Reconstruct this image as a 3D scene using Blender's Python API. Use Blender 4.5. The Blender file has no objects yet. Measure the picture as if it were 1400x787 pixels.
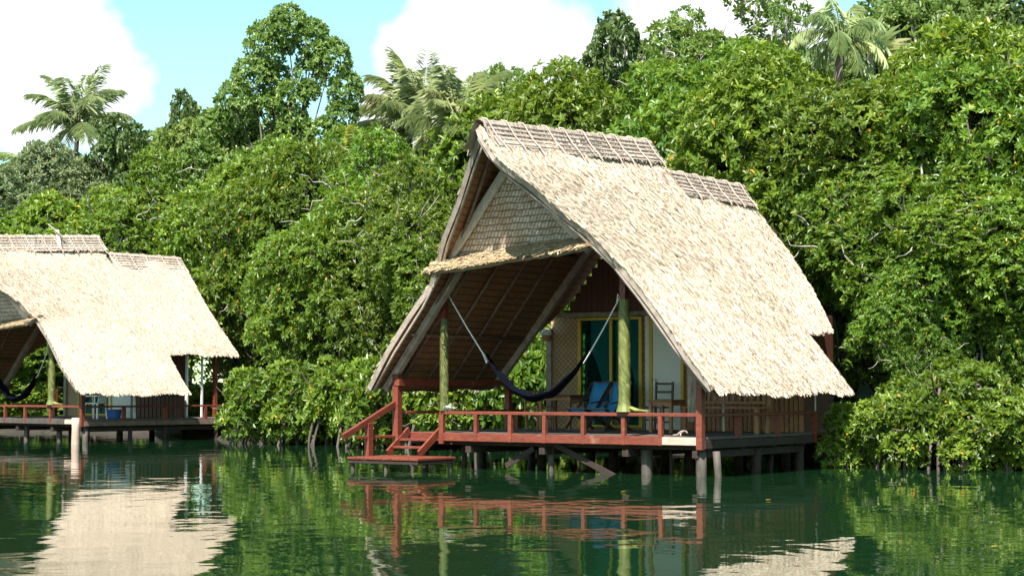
import bpy, math, random
import numpy as np
from mathutils import Vector, Matrix
C = bpy.context.scene.collection
SC = bpy.context.scene
PI = math.pi

# ------------------------------------------------------------------ camera
H = 1.45; FPX = 2400.0; PITCH = math.atan(137.5 / FPX)
cam_d = bpy.data.cameras.new('camera'); cam = bpy.data.objects.new('camera', cam_d); C.objects.link(cam)
cam_d.sensor_width = 36; cam_d.lens = 36 * FPX / 1400; cam_d.clip_start = 0.1; cam_d.clip_end = 3000
cam.location = (0, 0, H); cam.rotation_euler = (PI / 2 + PITCH, 0, 0)
SC.camera = cam

# ------------------------------------------------------------------ sun, sky, exposure
SUN_EL = math.radians(53); SUN_AZ = math.radians(-20)      # azimuth measured from straight behind the camera, negative = to the left
sun_dir = Vector((math.sin(SUN_AZ) * math.cos(SUN_EL), -math.cos(SUN_AZ) * math.cos(SUN_EL), math.sin(SUN_EL)))
sl = bpy.data.lights.new('sun', 'SUN'); sl.energy = 5.0; sl.angle = math.radians(0.5); sl.color = (1.0, 0.95, 0.90)
so = bpy.data.objects.new('sun', sl); C.objects.link(so); so.rotation_euler = sun_dir.to_track_quat('Z', 'Y').to_euler()
SC.view_settings.view_transform = 'Standard'; SC.view_settings.look = 'None'
SC.view_settings.exposure = 1.32; SC.view_settings.gamma = 1.0
SC.cycles.use_denoising = True
SC.cycles.max_bounces = 8; SC.cycles.transparent_max_bounces = 8
SC.cycles.sample_clamp_indirect = 6.0

def ray(u, v):
    x = (u - 700) / FPX; y = -(v - 393.5) / FPX
    cp, sp = math.cos(PITCH), math.sin(PITCH)
    return Vector((x, cp - y * sp, sp + y * cp))
def at(u, v, D):                       # point seen at photo pixel (u,v) at depth Y = D
    d = ray(u, v); return Vector((0, 0, H)) + d * (D / d.y)

W = bpy.data.worlds.new('World'); SC.world = W; W.use_nodes = True
nt = W.node_tree; nt.nodes.clear()
def N(t, ty, **k):
    n = t.nodes.new(ty)
    for a, b in k.items():
        if a == 'ins':
            for i, vv in b.items(): n.inputs[i].default_value = vv
        else: setattr(n, a, b)
    return n
def L(t, a, b): t.links.new(a, b)
def M(t, op, a, b=None, c=None, clamp=False):
    n = t.nodes.new('ShaderNodeMath'); n.operation = op; n.use_clamp = clamp
    for i, x in enumerate((a, b, c)):
        if x is None: continue
        if isinstance(x, (int, float)): n.inputs[i].default_value = x
        else: t.links.new(x, n.inputs[i])
    return n.outputs[0]
sky = N(nt, 'ShaderNodeTexSky', sky_type='NISHITA', sun_disc=False, sun_elevation=SUN_EL, air_density=1.0, dust_density=0.6, ozone_density=1.0)
sky.sun_rotation = math.atan2(sun_dir.x, sun_dir.y)
tc = N(nt, 'ShaderNodeTexCoord')
nz = N(nt, 'ShaderNodeTexNoise', ins={'Scale': 14.0, 'Detail': 7.0, 'Roughness': 0.55}); L(nt, tc.outputs['Generated'], nz.inputs['Vector'])
nz2 = N(nt, 'ShaderNodeTexNoise', ins={'Scale': 2.2, 'Detail': 4.0}); L(nt, tc.outputs['Generated'], nz2.inputs['Vector'])
acc = None
for (u, v, r) in [(25, 30, 105), (120, 85, 70), (15, 145, 60), (570, 85, 75), (640, 60, 95), (750, 50, 60), (690, 140, 110), (800, 110, 70),
                  (930, 20, 75), (1050, 40, 75), (1190, 70, 50), (540, 150, 70), (870, 70, 50)]:
    d = ray(u, v).normalized()
    ds = N(nt, 'ShaderNodeVectorMath', operation='DISTANCE', ins={1: d}); L(nt, tc.outputs['Generated'], ds.inputs[0])
    b = M(nt, 'SUBTRACT', 1.0, M(nt, 'DIVIDE', ds.outputs['Value'], r / FPX * 1.0))
    b = M(nt, 'MAXIMUM', b, -1.0)
    acc = b if acc is None else M(nt, 'MAXIMUM', acc, b)
nn = M(nt, 'MULTIPLY_ADD', nz.outputs['Fac'], 3.0, -1.35)
near = M(nt, 'MULTIPLY_ADD', acc, 1.0, nn)
far = M(nt, 'MULTIPLY_ADD', nz2.outputs['Fac'], 3.0, -1.9)     # scattered cloud over the rest of the dome
up = N(nt, 'ShaderNodeVectorMath', operation='DISTANCE', ins={1: ray(650, 60).normalized()}); L(nt, tc.outputs['Generated'], up.inputs[0])
away = M(nt, 'MULTIPLY', M(nt, 'SUBTRACT', up.outputs['Value'], 0.34), 12.0, clamp=True)
cm = M(nt, 'ADD', M(nt, 'MULTIPLY', near, M(nt, 'SUBTRACT', 1.0, away)), M(nt, 'MULTIPLY', far, away))
mr = N(nt, 'ShaderNodeMapRange', ins={'From Min': -0.05, 'From Max': 0.34}); mr.clamp = True; L(nt, cm, mr.inputs['Value'])
cs = N(nt, 'ShaderNodeTexNoise', ins={'Scale': 7.0, 'Detail': 8.0, 'Roughness': 0.6, 'Distortion': 0.5}); L(nt, tc.outputs['Generated'], cs.inputs['Vector'])
cr_ = N(nt, 'ShaderNodeValToRGB'); cr_.color_ramp.elements[0].position = .36; cr_.color_ramp.elements[0].color = (5.3, 5.9, 6.3, 1); cr_.color_ramp.elements[1].position = .56; cr_.color_ramp.elements[1].color = (8.6, 8.7, 8.8, 1); L(nt, cs.outputs['Fac'], cr_.inputs[0])
mx = N(nt, 'ShaderNodeMix', data_type='RGBA'); L(nt, cr_.outputs[0], mx.inputs['B'])
L(nt, M(nt, 'MULTIPLY', mr.outputs['Result'], 0.97), mx.inputs['Factor'])
tint = N(nt, 'ShaderNodeMix', data_type='RGBA', blend_type='MULTIPLY', ins={'Factor': 1.0}); tint.inputs['B'].default_value = (1.3, 1.62, 1.32, 1)
L(nt, sky.outputs[0], tint.inputs['A'])
L(nt, tint.outputs['Result'], mx.inputs['A'])
bg = N(nt, 'ShaderNodeBackground', ins={'Strength': 0.066}); L(nt, mx.outputs['Result'], bg.inputs['Color'])
wo = N(nt, 'ShaderNodeOutputWorld'); L(nt, bg.outputs[0], wo.inputs[0])

# ------------------------------------------------------------------ materials
def newmat(name):
    m = bpy.data.materials.new(name); m.use_nodes = True; t = m.node_tree
    return m, t, t.nodes['Principled BSDF'], t.nodes['Material Output']
def ramp(t, fac, stops, interp='LINEAR'):
    r = t.nodes.new('ShaderNodeValToRGB'); r.color_ramp.interpolation = interp
    e = r.color_ramp.elements
    while len(e) < len(stops): e.new(0.5)
    for i, (p, c) in enumerate(stops): e[i].position = p; e[i].color = (*c, 1)
    L(t, fac, r.inputs[0]); return r.outputs[0]
def mixc(t, f, a, b, mode='MIX'):
    n = N(t, 'ShaderNodeMix', data_type='RGBA', blend_type=mode)
    for s, x in (('Factor', f), ('A', a), ('B', b)):
        if isinstance(x, (int, float)): n.inputs[s].default_value = x
        elif isinstance(x, tuple): n.inputs[s].default_value = (*x, 1)
        else: L(t, x, n.inputs[s])
    return n.outputs['Result']
def noise(t, scale, detail=4, vec=None, stretch=None, rough=0.55):
    tcn = N(t, 'ShaderNodeTexCoord'); v = tcn.outputs['Object']
    if stretch:
        mp = N(t, 'ShaderNodeMapping', ins={'Scale': stretch}); L(t, v, mp.inputs['Vector']); v = mp.outputs[0]
    n = N(t, 'ShaderNodeTexNoise', ins={'Scale': scale, 'Detail': detail, 'Roughness': rough}); L(t, v, n.inputs['Vector'])
    return n.outputs['Fac']
def bump(t, b, h, dist=0.01, st=0.6):
    n = N(t, 'ShaderNodeBump', ins={'Strength': st, 'Distance': dist}); L(t, h, n.inputs['Height']); L(t, n.outputs[0], b.inputs['Normal'])
def attr(t, name='rnd'):
    return N(t, 'ShaderNodeAttribute', attribute_name=name).outputs['Fac']

def leaf_mat(name, stops, rough=0.33, trans=0.3, tcol=(0.10, 0.24, 0.02), spec=0.5, objvar=0.35):
    m, t, b, o = newmat(name)
    c = ramp(t, attr(t), stops)
    oi = N(t, 'ShaderNodeObjectInfo').outputs['Random']
    hs = N(t, 'ShaderNodeHueSaturation'); L(t, c, hs.inputs['Color'])
    L(t, M(t, 'MULTIPLY_ADD', oi, objvar, 1 - objvar / 2), hs.inputs['Value'])
    L(t, M(t, 'MULTIPLY_ADD', M(t, 'FRACT', M(t, 'MULTIPLY', oi, 7.3)), 0.032, 0.474), hs.inputs['Hue'])
    L(t, hs.outputs[0], b.inputs['Base Color']); b.inputs['Roughness'].default_value = rough
    b.inputs['Specular IOR Level'].default_value = spec
    tr = N(t, 'ShaderNodeBsdfTranslucent'); L(t, mixc(t, 0.5, hs.outputs[0], tcol), tr.inputs['Color'])
    ms = N(t, 'ShaderNodeMixShader', ins={0: trans}); L(t, b.outputs[0], ms.inputs[1]); L(t, tr.outputs[0], ms.inputs[2]); L(t, ms.outputs[0], o.inputs[0])
    return m
YEL = (0.50, 0.26, 0.02)
MAT = {}
MAT['leaf'] = leaf_mat('mangrove_leaf', [(0, (0.030, 0.070, 0.010)), (0.40, (0.082, 0.165, 0.016)), (0.80, (0.150, 0.255, 0.024)), (0.975, (0.27, 0.36, 0.045)), (0.988, (0.52, 0.36, 0.04))], rough=0.46, spec=0.55, trans=0.33, tcol=(0.46, 0.62, 0.03), objvar=0.45)
MAT['leaf_broad'] = leaf_mat('broad_leaf', [(0, (0.08, 0.14, 0.03)), (0.5, (0.17, 0.26, 0.06)), (1.0, (0.30, 0.38, 0.11))], rough=0.38, trans=0.38, tcol=(0.28, 0.42, 0.04))
MAT['leaf_dark'] = leaf_mat('dark_leaf', [(0, (0.045, 0.085, 0.025)), (0.6, (0.09, 0.15, 0.04)), (1.0, (0.18, 0.24, 0.08))], rough=0.36, trans=0.25, tcol=(0.09, 0.16, 0.03))
MAT['leaf_grey'] = leaf_mat('grey_leaf', [(0, (0.10, 0.15, 0.06)), (0.5, (0.17, 0.23, 0.10)), (1.0, (0.26, 0.32, 0.15))], rough=0.6, trans=0.3, tcol=(0.18, 0.27, 0.08))
MAT['palm'] = leaf_mat('palm_leaflet', [(0, (0.26, 0.34, 0.15)), (0.5, (0.40, 0.48, 0.23)), (0.9, (0.56, 0.60, 0.34)), (1.0, (0.66, 0.58, 0.30))], rough=0.4, trans=0.5, tcol=(0.55, 0.66, 0.24))
MAT['palm_young'] = leaf_mat('young_palm_leaflet', [(0, (0.12, 0.22, 0.03)), (0.5, (0.22, 0.33, 0.04)), (1.0, (0.45, 0.42, 0.07))], rough=0.4, trans=0.4, tcol=(0.35, 0.45, 0.04))

def bark_mat(name, c0, c1, sc=6, rough=0.85, stretch=(1, 1, 0.3)):
    m, t, b, o = newmat(name); n = noise(t, sc, 6, stretch=stretch)
    L(t, ramp(t, n, [(0.3, c0), (0.7, c1)]), b.inputs['Base Color']); b.inputs['Roughness'].default_value = rough
    bump(t, b, n, 0.02, 0.8); return m
MAT['bark'] = bark_mat('mangrove_bark', (0.04, 0.03, 0.024), (0.14, 0.11, 0.09))
MAT['pale_bark'] = bark_mat('pale_bark', (0.20, 0.18, 0.15), (0.42, 0.38, 0.33))

def wood_mat(name, c0, c1, wear=None, rough=0.6, sc=5, stretch=(1, 1, 1), wearamt=0.62):
    m, t, b, o = newmat(name); n = noise(t, sc, 8, stretch=stretch, rough=0.65)
    c = ramp(t, n, [(0.3, c0), (0.7, c1)])
    if wear:
        n2 = noise(t, 2.7, 10, rough=0.7); f = ramp(t, n2, [(wearamt, (0, 0, 0)), (wearamt + 0.08, (1, 1, 1))])
        c = mixc(t, f, c, wear)
    oi = N(t, 'ShaderNodeObjectInfo').outputs['Random']
    hs = N(t, 'ShaderNodeHueSaturation'); L(t, c, hs.inputs['Color']); L(t, M(t, 'MULTIPLY_ADD', oi, 0.3, 0.85), hs.inputs['Value'])
    L(t, hs.outputs[0], b.inputs['Base Color']); b.inputs['Roughness'].default_value = rough
    bump(t, b, n, 0.006, 0.6); return m
MAT['red'] = wood_mat('red_painted_wood', (0.105, 0.021, 0.010), (0.20, 0.044, 0.022), wear=(0.22, 0.10, 0.06), rough=0.55, stretch=(1.5, 1.5, 4), wearamt=0.6)
MAT['pale_wood'] = wood_mat('bare_pale_plank', (0.38, 0.25, 0.19), (0.55, 0.42, 0.33), sc=9, rough=0.8)
MAT['deck'] = wood_mat('weathered_deck_board', (0.06, 0.05, 0.042), (0.14, 0.115, 0.095), sc=6, rough=0.8, stretch=(0.6, 6, 1))
MAT['joist'] = wood_mat('shade_darkened_underframe_wood', (0.016, 0.009, 0.006), (0.040, 0.023, 0.015), rough=0.85, sc=8)  # dark brown wood, darkened further to paint in the shade under the deck
MAT['brown'] = wood_mat('varnished_brown_plank', (0.065, 0.024, 0.015), (0.13, 0.047, 0.025), rough=0.55, sc=4, stretch=(9, 9, 0.6))
MAT['rafter'] = wood_mat('weathered_grey_pole', (0.17, 0.13, 0.10), (0.36, 0.30, 0.245), rough=0.85, sc=7)
MAT['under_pole'] = wood_mat('smoky_brown_pole', (0.09, 0.055, 0.038), (0.20, 0.135, 0.095), rough=0.85, sc=7)
MAT['barge'] = wood_mat('silvered_barge_board', (0.34, 0.29, 0.24), (0.56, 0.50, 0.43), rough=0.8, sc=9, wear=(0.12, 0.10, 0.09), wearamt=0.66)
MAT['furn'] = wood_mat('orange_brown_furniture_wood', (0.21, 0.085, 0.035), (0.36, 0.16, 0.07), rough=0.5, sc=7, stretch=(3, 3, 1))
MAT['furn_dark'] = wood_mat('dark_furniture_wood', (0.045, 0.025, 0.018), (0.10, 0.05, 0.035), rough=0.45, sc=7)
MAT['pile'] = wood_mat('waterworn_pile', (0.04, 0.032, 0.025), (0.105, 0.086, 0.07), rough=0.8, sc=6, stretch=(2, 2, 0.5))
MAT['whitewood'] = wood_mat('white_painted_wood', (0.60, 0.60, 0.58), (0.78, 0.78, 0.76), rough=0.5, sc=4)
MAT['door'] = wood_mat('off_white_door', (0.72, 0.73, 0.68), (0.80, 0.80, 0.76), rough=0.45, sc=1.5)
MAT['yellow'] = wood_mat('yellow_painted_frame', (0.50, 0.32, 0.03), (0.66, 0.46, 0.06), rough=0.5, sc=5)

def flat(name, col, rough=0.5, metal=0, var=0.12, sc=12):
    m, t, b, o = newmat(name); n = noise(t, sc, 4)
    L(t, ramp(t, n, [(0.3, tuple(x * (1 - var) for x in col)), (0.7, tuple(min(1, x * (1 + var)) for x in col))]), b.inputs['Base Color'])
    b.inputs['Roughness'].default_value = rough; b.inputs['Metallic'].default_value = metal; return m
MAT['blue'] = flat('blue_canvas', (0.04, 0.26, 0.58), 0.8)
MAT['navy'] = flat('navy_net_cord', (0.003, 0.004, 0.008), 1.0)
MAT['navy'].node_tree.nodes['Principled BSDF'].inputs['Specular IOR Level'].default_value = 0.05
MAT['rope'] = flat('white_rope', (0.60, 0.58, 0.55), 0.9)
MAT['metal'] = flat('dull_metal', (0.45, 0.43, 0.40), 0.4, 1.0)
MAT['white'] = flat('white_plastic', (0.72, 0.73, 0.74), 0.45)
MAT['terracotta'] = flat('terracotta', (0.36, 0.16, 0.09), 0.8)
MAT['bluetub'] = flat('blue_plastic', (0.06, 0.14, 0.42), 0.4)
MAT['curtain'] = flat('teal_curtain', (0.30, 0.50, 0.52), 0.85, sc=5)
MAT['greenwall'] = flat('pale_green_boards', (0.30, 0.48, 0.30), 0.7, sc=3)
MAT['frond_wrap'] = leaf_mat('green_frond_wrap', [(0, (0.06, 0.085, 0.018)), (0.5, (0.13, 0.165, 0.04)), (1.0, (0.27, 0.29, 0.10))], rough=0.5, trans=0.04)
MAT['mud'] = bark_mat('dark_mud', (0.012, 0.011, 0.007), (0.04, 0.03, 0.02), sc=1.2, stretch=(1, 1, 1))
MAT['void'] = flat('dark_room_boards', (0.03, 0.018, 0.012), 0.8)

m, t, b, o = newmat('green_glass'); b.inputs['Base Color'].default_value = (0.012, 0.075, 0.07, 1); b.inputs['Roughness'].default_value = 0.06
tr = N(t, 'ShaderNodeBsdfTransparent', ins={'Color': (0.50, 0.78, 0.78, 1)}); ms = N(t, 'ShaderNodeMixShader', ins={0: 0.78})
L(t, b.outputs[0], ms.inputs[1]); L(t, tr.outputs[0], ms.inputs[2]); L(t, ms.outputs[0], o.inputs[0]); MAT['glass'] = m

def thatch_mat(name, stops):
    m, t, b, o = newmat(name)
    c = ramp(t, attr(t), stops); n = noise(t, 1.3, 5)
    c = mixc(t, M(t, 'MULTIPLY', n, 0.5), c, (0.50, 0.41, 0.31))
    n5 = noise(t, 0.55, 7, rough=0.7); c = mixc(t, ramp(t, n5, [(0.50, (0, 0, 0)), (0.72, (0.55, 0.55, 0.55))]), c, (0.33, 0.25, 0.18))
    L(t, c, b.inputs['Base Color']); b.inputs['Roughness'].default_value = 0.75; b.inputs['Specular IOR Level'].default_value = 0.25
    return m
MAT['straw'] = thatch_mat('dry_sago_thatch', [(0, (0.05, 0.03, 0.02)), (0.06, (0.16, 0.10, 0.06)), (0.14, (0.41, 0.32, 0.235)), (0.5, (0.52, 0.43, 0.325)), (1.0, (0.62, 0.535, 0.425))])
MAT['cap'] = thatch_mat('weathered_ridge_thatch', [(0, (0.20, 0.155, 0.125)), (0.3, (0.40, 0.325, 0.265)), (0.7, (0.44, 0.36, 0.30)), (1.0, (0.62, 0.53, 0.45))])
MAT['awning'] = thatch_mat('golden_awning_thatch', [(0, (0.05, 0.03, 0.015)), (0.15, (0.20, 0.12, 0.05)), (0.5, (0.42, 0.29, 0.13)), (1.0, (0.66, 0.52, 0.29))])
MAT['rib'] = flat('split_cane', (0.46, 0.36, 0.29), 0.7)
MAT['band'] = flat('dark_binding', (0.20, 0.15, 0.12), 0.8)
# thatch underside: overlapping leaf shingles in rows
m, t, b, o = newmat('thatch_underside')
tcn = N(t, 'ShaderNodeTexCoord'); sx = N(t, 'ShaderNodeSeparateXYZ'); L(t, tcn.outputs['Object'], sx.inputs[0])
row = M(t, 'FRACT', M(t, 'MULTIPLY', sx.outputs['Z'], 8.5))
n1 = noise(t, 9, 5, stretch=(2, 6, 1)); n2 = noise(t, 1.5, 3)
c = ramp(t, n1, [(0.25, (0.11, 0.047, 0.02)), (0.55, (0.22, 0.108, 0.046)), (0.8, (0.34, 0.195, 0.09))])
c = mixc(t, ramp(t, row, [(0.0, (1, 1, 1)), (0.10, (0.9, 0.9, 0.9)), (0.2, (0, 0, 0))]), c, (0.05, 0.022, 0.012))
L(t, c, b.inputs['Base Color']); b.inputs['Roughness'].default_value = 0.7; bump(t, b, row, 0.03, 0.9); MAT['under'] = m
# woven palm-leaf gable panel
m, t, b, o = newmat('woven_gable')
tcn = N(t, 'ShaderNodeTexCoord'); sx = N(t, 'ShaderNodeSeparateXYZ'); L(t, tcn.outputs['Object'], sx.inputs[0])
rown = M(t, 'MULTIPLY', M(t, 'ADD', sx.outputs['Z'], M(t, 'MULTIPLY', noise(t, 3, 3), 0.10)), 9)
row = M(t, 'FRACT', rown)
dg = M(t, 'FRACT', M(t, 'MULTIPLY_ADD', sx.outputs['X'], 14, M(t, 'MULTIPLY', row, -0.9)))
n1 = noise(t, 14, 6); n2 = noise(t, 2.2, 5)
c = ramp(t, n1, [(0.3, (0.26, 0.19, 0.15)), (0.5, (0.47, 0.38, 0.31)), (0.72, (0.68, 0.60, 0.52))])
c = mixc(t, ramp(t, n2, [(0.42, (0, 0, 0)), (0.68, (0.8, 0.8, 0.8))]), c, (0.30, 0.185, 0.10))
ln = M(t, 'MAXIMUM', M(t, 'LESS_THAN', row, 0.22), M(t, 'LESS_THAN', dg, 0.22))
c = mixc(t, M(t, 'MULTIPLY', ln, 0.75), c, (0.07, 0.042, 0.03))
L(t, c, b.inputs['Base Color']); b.inputs['Roughness'].default_value = 0.8; bump(t, b, M(t, 'ADD', row, dg), 0.02, 0.8); MAT['woven'] = m
# bamboo-weave wall
m, t, b, o = newmat('bamboo_weave')
tcn = N(t, 'ShaderNodeTexCoord'); sx = N(t, 'ShaderNodeSeparateXYZ'); L(t, tcn.outputs['Object'], sx.inputs[0])
a1 = M(t, 'FRACT', M(t, 'MULTIPLY', M(t, 'ADD', sx.outputs['X'], sx.outputs['Z']), 9)); a2 = M(t, 'FRACT', M(t, 'MULTIPLY', M(t, 'SUBTRACT', sx.outputs['X'], sx.outputs['Z']), 9))
g = M(t, 'MAXIMUM', M(t, 'LESS_THAN', a1, 0.28), M(t, 'LESS_THAN', a2, 0.28))
n1 = noise(t, 8, 5)
c = mixc(t, g, ramp(t, n1, [(0.3, (0.34, 0.20, 0.10)), (0.7, (0.50, 0.33, 0.18))]), (0.24, 0.14, 0.07))
L(t, c, b.inputs['Base Color']); b.inputs['Roughness'].default_value = 0.6; bump(t, b, M(t, 'ADD', a1, a2), 0.01, 0.6); MAT['weave'] = m
# water
m, t, b, o = newmat('water')
b.inputs['Base Color'].default_value = (0.006, 0.026, 0.009, 1); b.inputs['Roughness'].default_value = 0.02; b.inputs['IOR'].default_value = 1.33
tcn = N(t, 'ShaderNodeTexCoord')
mp = N(t, 'ShaderNodeMapping', ins={'Scale': (1.0, 0.9, 1)}); L(t, tcn.outputs['Object'], mp.inputs['Vector'])
w1 = N(t, 'ShaderNodeTexNoise', ins={'Scale': 1.1, 'Detail': 2.0, 'Roughness': 0.45, 'Distortion': 0.4}); L(t, mp.outputs[0], w1.inputs['Vector'])
w2 = N(t, 'ShaderNodeTexNoise', ins={'Scale': 5.0, 'Detail': 2.0, 'Roughness': 0.5}); L(t, mp.outputs[0], w2.inputs['Vector'])
w3 = N(t, 'ShaderNodeTexNoise', ins={'Scale': 0.25, 'Detail': 1.0}); L(t, mp.outputs[0], w3.inputs['Vector'])
patch = M(t, 'MULTIPLY_ADD', w3.outputs['Fac'], 2.4, -0.55, clamp=True)
hgt = M(t, 'ADD', M(t, 'MULTIPLY', w1.outputs['Fac'], 0.020), M(t, 'MULTIPLY', M(t, 'MULTIPLY', w2.outputs['Fac'], patch), 0.0035))
n = N(t, 'ShaderNodeBump', ins={'Strength': 1.0, 'Distance': 0.42}); L(t, hgt, n.inputs['Height']); L(t, n.outputs[0], b.inputs['Normal'])
MAT['water'] = m

# ------------------------------------------------------------------ object helpers
def tag(o, label=None, cat=None, group=None, kind=None):
    if label: o['label'] = label
    if cat: o['category'] = cat
    if group: o['group'] = group
    if kind: o['kind'] = kind
    return o
def empty(name, loc=(0, 0, 0), rz=0, label=None, cat=None, group=None):
    o = bpy.data.objects.new(name, None); C.objects.link(o); o.location = loc; o.rotation_euler = (0, 0, rz); o.empty_display_size = 0.2
    return tag(o, label, cat, group)
def raw_mesh(name, V, F, mats, rnd=None, midx=None, smooth=False):
    """V (n,3) array, F list/array of faces"""
    me = bpy.data.meshes.new(name)
    V = np.asarray(V, dtype=np.float32)
    if isinstance(F, np.ndarray):
        nf, k = F.shape
        me.vertices.add(len(V)); me.vertices.foreach_set('co', V.ravel())
        me.loops.add(nf * k); me.loops.foreach_set('vertex_index', F.astype(np.int32).ravel())
        me.polygons.add(nf); me.polygons.foreach_set('loop_start', np.arange(0, nf * k, k, dtype=np.int32))
        me.update(calc_edges=True)
    else:
        me.from_pydata([tuple(map(float, v)) for v in V], [], F); me.update()
    for mt in mats: me.materials.append(mt)
    n = len(me.polygons)
    if rnd is not None:
        a = me.attributes.new('rnd', 'FLOAT', 'FACE'); a.data.foreach_set('value', np.asarray(rnd, dtype=np.float32))
    if midx is not None: me.polygons.foreach_set('material_index', np.asarray(midx, dtype=np.int32))
    me.polygons.foreach_set('use_smooth', np.full(n, bool(smooth)))
    return me
def link(name, me, parent=None):
    o = bpy.data.objects.new(name, me); C.objects.link(o)
    if parent: o.parent = parent
    return o
class MB:
    def __init__(s): s.v = []; s.f = []; s.r = []; s.rng = random.Random(7)
    def add(s, vs, fs, r=None):
        k = len(s.v); s.v += [tuple(x) for x in vs]; s.f += [tuple(k + i for i in f) for f in fs]
        r = s.rng.random() if r is None else r; s.r += [r] * len(fs); return s
    def box(s, a, b, r=None):
        x0, x1 = sorted((a[0], b[0])); y0, y1 = sorted((a[1], b[1])); z0, z1 = sorted((a[2], b[2]))
        e = min(0.008, (x1 - x0) * .2, (y1 - y0) * .2, (z1 - z0) * .2)
        # chamfered top/bottom edges
        vs = []
        for z, i in ((z0, e), (z0 + e, 0), (z1 - e, 0), (z1, e)):
            vs += [(x0 + i, y0 + i, z), (x1 - i, y0 + i, z), (x1 - i, y1 - i, z), (x0 + i, y1 - i, z)]
        fs = [(3, 2, 1, 0), (12, 13, 14, 15)]
        for k in range(3):
            for j in range(4):
                fs.append((4 * k + j, 4 * k + (j + 1) % 4, 4 * k + 4 + (j + 1) % 4, 4 * k + 4 + j))
        return s.add(vs, fs, r)
    def bar(s, p, q, w, h, up=(0, 0, 1), r=None):
        p = Vector(p); q = Vector(q); d = (q - p).normalized(); up = Vector(up)
        if abs(d.dot(up)) > 0.98: up = Vector((0, 1, 0))
        sd = d.cross(up).normalized(); u = sd.cross(d).normalized(); vs = []
        for c in (p, q):
            for a, b_ in ((-1, -1), (1, -1), (1, 1), (-1, 1)): vs.append(c + sd * a * w / 2 + u * b_ * h / 2)
        return s.add(vs, [(0, 1, 2, 3), (7, 6, 5, 4), (0, 4, 5, 1), (1, 5, 6, 2), (2, 6, 7, 3), (3, 7, 4, 0)], r)
    def tube(s, pts, rad, n=8, r=None, cap=True):
        pts = [Vector(p) for p in pts]; m_ = len(pts)
        if isinstance(rad, (int, float)): rad = [rad] * m_
        vs = []; ref = None
        for i, p in enumerate(pts):
            d = (pts[min(i + 1, m_ - 1)] - pts[max(i - 1, 0)]).normalized()
            if ref is None: ref = d.orthogonal().normalized()
            ref = (ref - d * ref.dot(d)); ref = ref.normalized() if ref.length > 1e-5 else d.orthogonal().normalized()
            bn = d.cross(ref)
            for k in range(n):
                a = 2 * PI * k / n; vs.append(p + (ref * math.cos(a) + bn * math.sin(a)) * rad[i])
        fs = []
        for i in range(m_ - 1):
            for k in range(n): fs.append((i * n + k, i * n + (k + 1) % n, (i + 1) * n + (k + 1) % n, (i + 1) * n + k))
        if cap: fs += [tuple(range(n - 1, -1, -1)), tuple((m_ - 1) * n + k for k in range(n))]
        return s.add(vs, fs, r)
    def prism(s, poly, y0, y1, r=None):       # polygon in x,z extruded along y
        n = len(poly); vs = [(x, y0, z) for x, z in poly] + [(x, y1, z) for x, z in poly]
        fs = [tuple(range(n)), tuple(range(2 * n - 1, n - 1, -1))] + [(i, i + n, (i + 1) % n + n, (i + 1) % n) for i in range(n)]
        return s.add(vs, fs, r)
    def build(s, name, mat, parent=None, smooth=False, label=None):
        me = raw_mesh(name, np.array(s.v), s.f, [mat], rnd=s.r, smooth=smooth)
        o = link(name, me, parent)
        if label: o['label'] = label
        return o
def copy_tree(o, parent=None):
    c = o.copy(); C.objects.link(c); c.parent = parent
    for ch in list(o.children): copy_tree(ch, c)
    return c

def norm(a): return a / np.maximum(np.linalg.norm(a, axis=-1, keepdims=True), 1e-9)
def leaf_arrays(base, d, nrm, ln, wd, fold=0.25, droop=0.12):
    """elliptical folded leaves: 6 verts, 2 quads each"""
    side = norm(np.cross(d, nrm)); up = norm(np.cross(side, d))
    ln = ln[:, None]; wd = wd[:, None]
    tip = base + d * ln - up * ln * droop
    l1 = base + d * ln * 0.34 + side * wd * 0.46 + up * wd * fold; l2 = base + d * ln * 0.72 + side * wd * 0.40 + up * wd * fold - up * ln * droop * .4
    r1 = base + d * ln * 0.34 - side * wd * 0.46 + up * wd * fold; r2 = base + d * ln * 0.72 - side * wd * 0.40 + up * wd * fold - up * ln * droop * .4
    V = np.stack([base, l1, l2, tip, r2, r1], 1).reshape(-1, 3)
    k = np.arange(len(base))[:, None] * 6
    F = np.concatenate([k + [0, 3, 2, 1], k + [0, 5, 4, 3]], 1).reshape(-1, 4)
    return V, F
def rosettes(rng, P, A, nleaf, ln, wd, lo=35, hi=85):
    """P positions, A axes -> leaf arrays"""
    n = len(P); k = nleaf
    P = np.repeat(P, k, 0); A = np.repeat(norm(A), k, 0)
    ref = norm(np.cross(A, rng.normal(size=(n, 3)).repeat(k, 0)))
    bn = np.cross(A, ref)
    az = np.tile(np.arange(k) * 2.399, n) + rng.normal(size=n * k) * 0.3
    pol = np.radians(rng.uniform(lo, hi, n * k))
    rad = ref * np.cos(az)[:, None] + bn * np.sin(az)[:, None]
    d = norm(A * np.cos(pol)[:, None] + rad * np.sin(pol)[:, None])
    nr = norm(A * np.sin(pol)[:, None] - rad * np.cos(pol)[:, None] + rng.normal(size=(n * k, 3)) * 0.18)
    L_ = ln * rng.uniform(0.7, 1.2, n * k); W_ = wd * rng.uniform(0.8, 1.15, n * k)
    V, F = leaf_arrays(P + d * 0.015, d, nr, L_, W_)
    # tone: mostly per-rosette with leaf jitter, some yellow leaves
    base_t = rng.uniform(0.05, 0.9, n).repeat(k); t_ = np.clip(base_t * 0.6 + rng.uniform(0, 0.4, n * k), 0, 0.95)
    return V, F, t_, n * k

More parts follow.
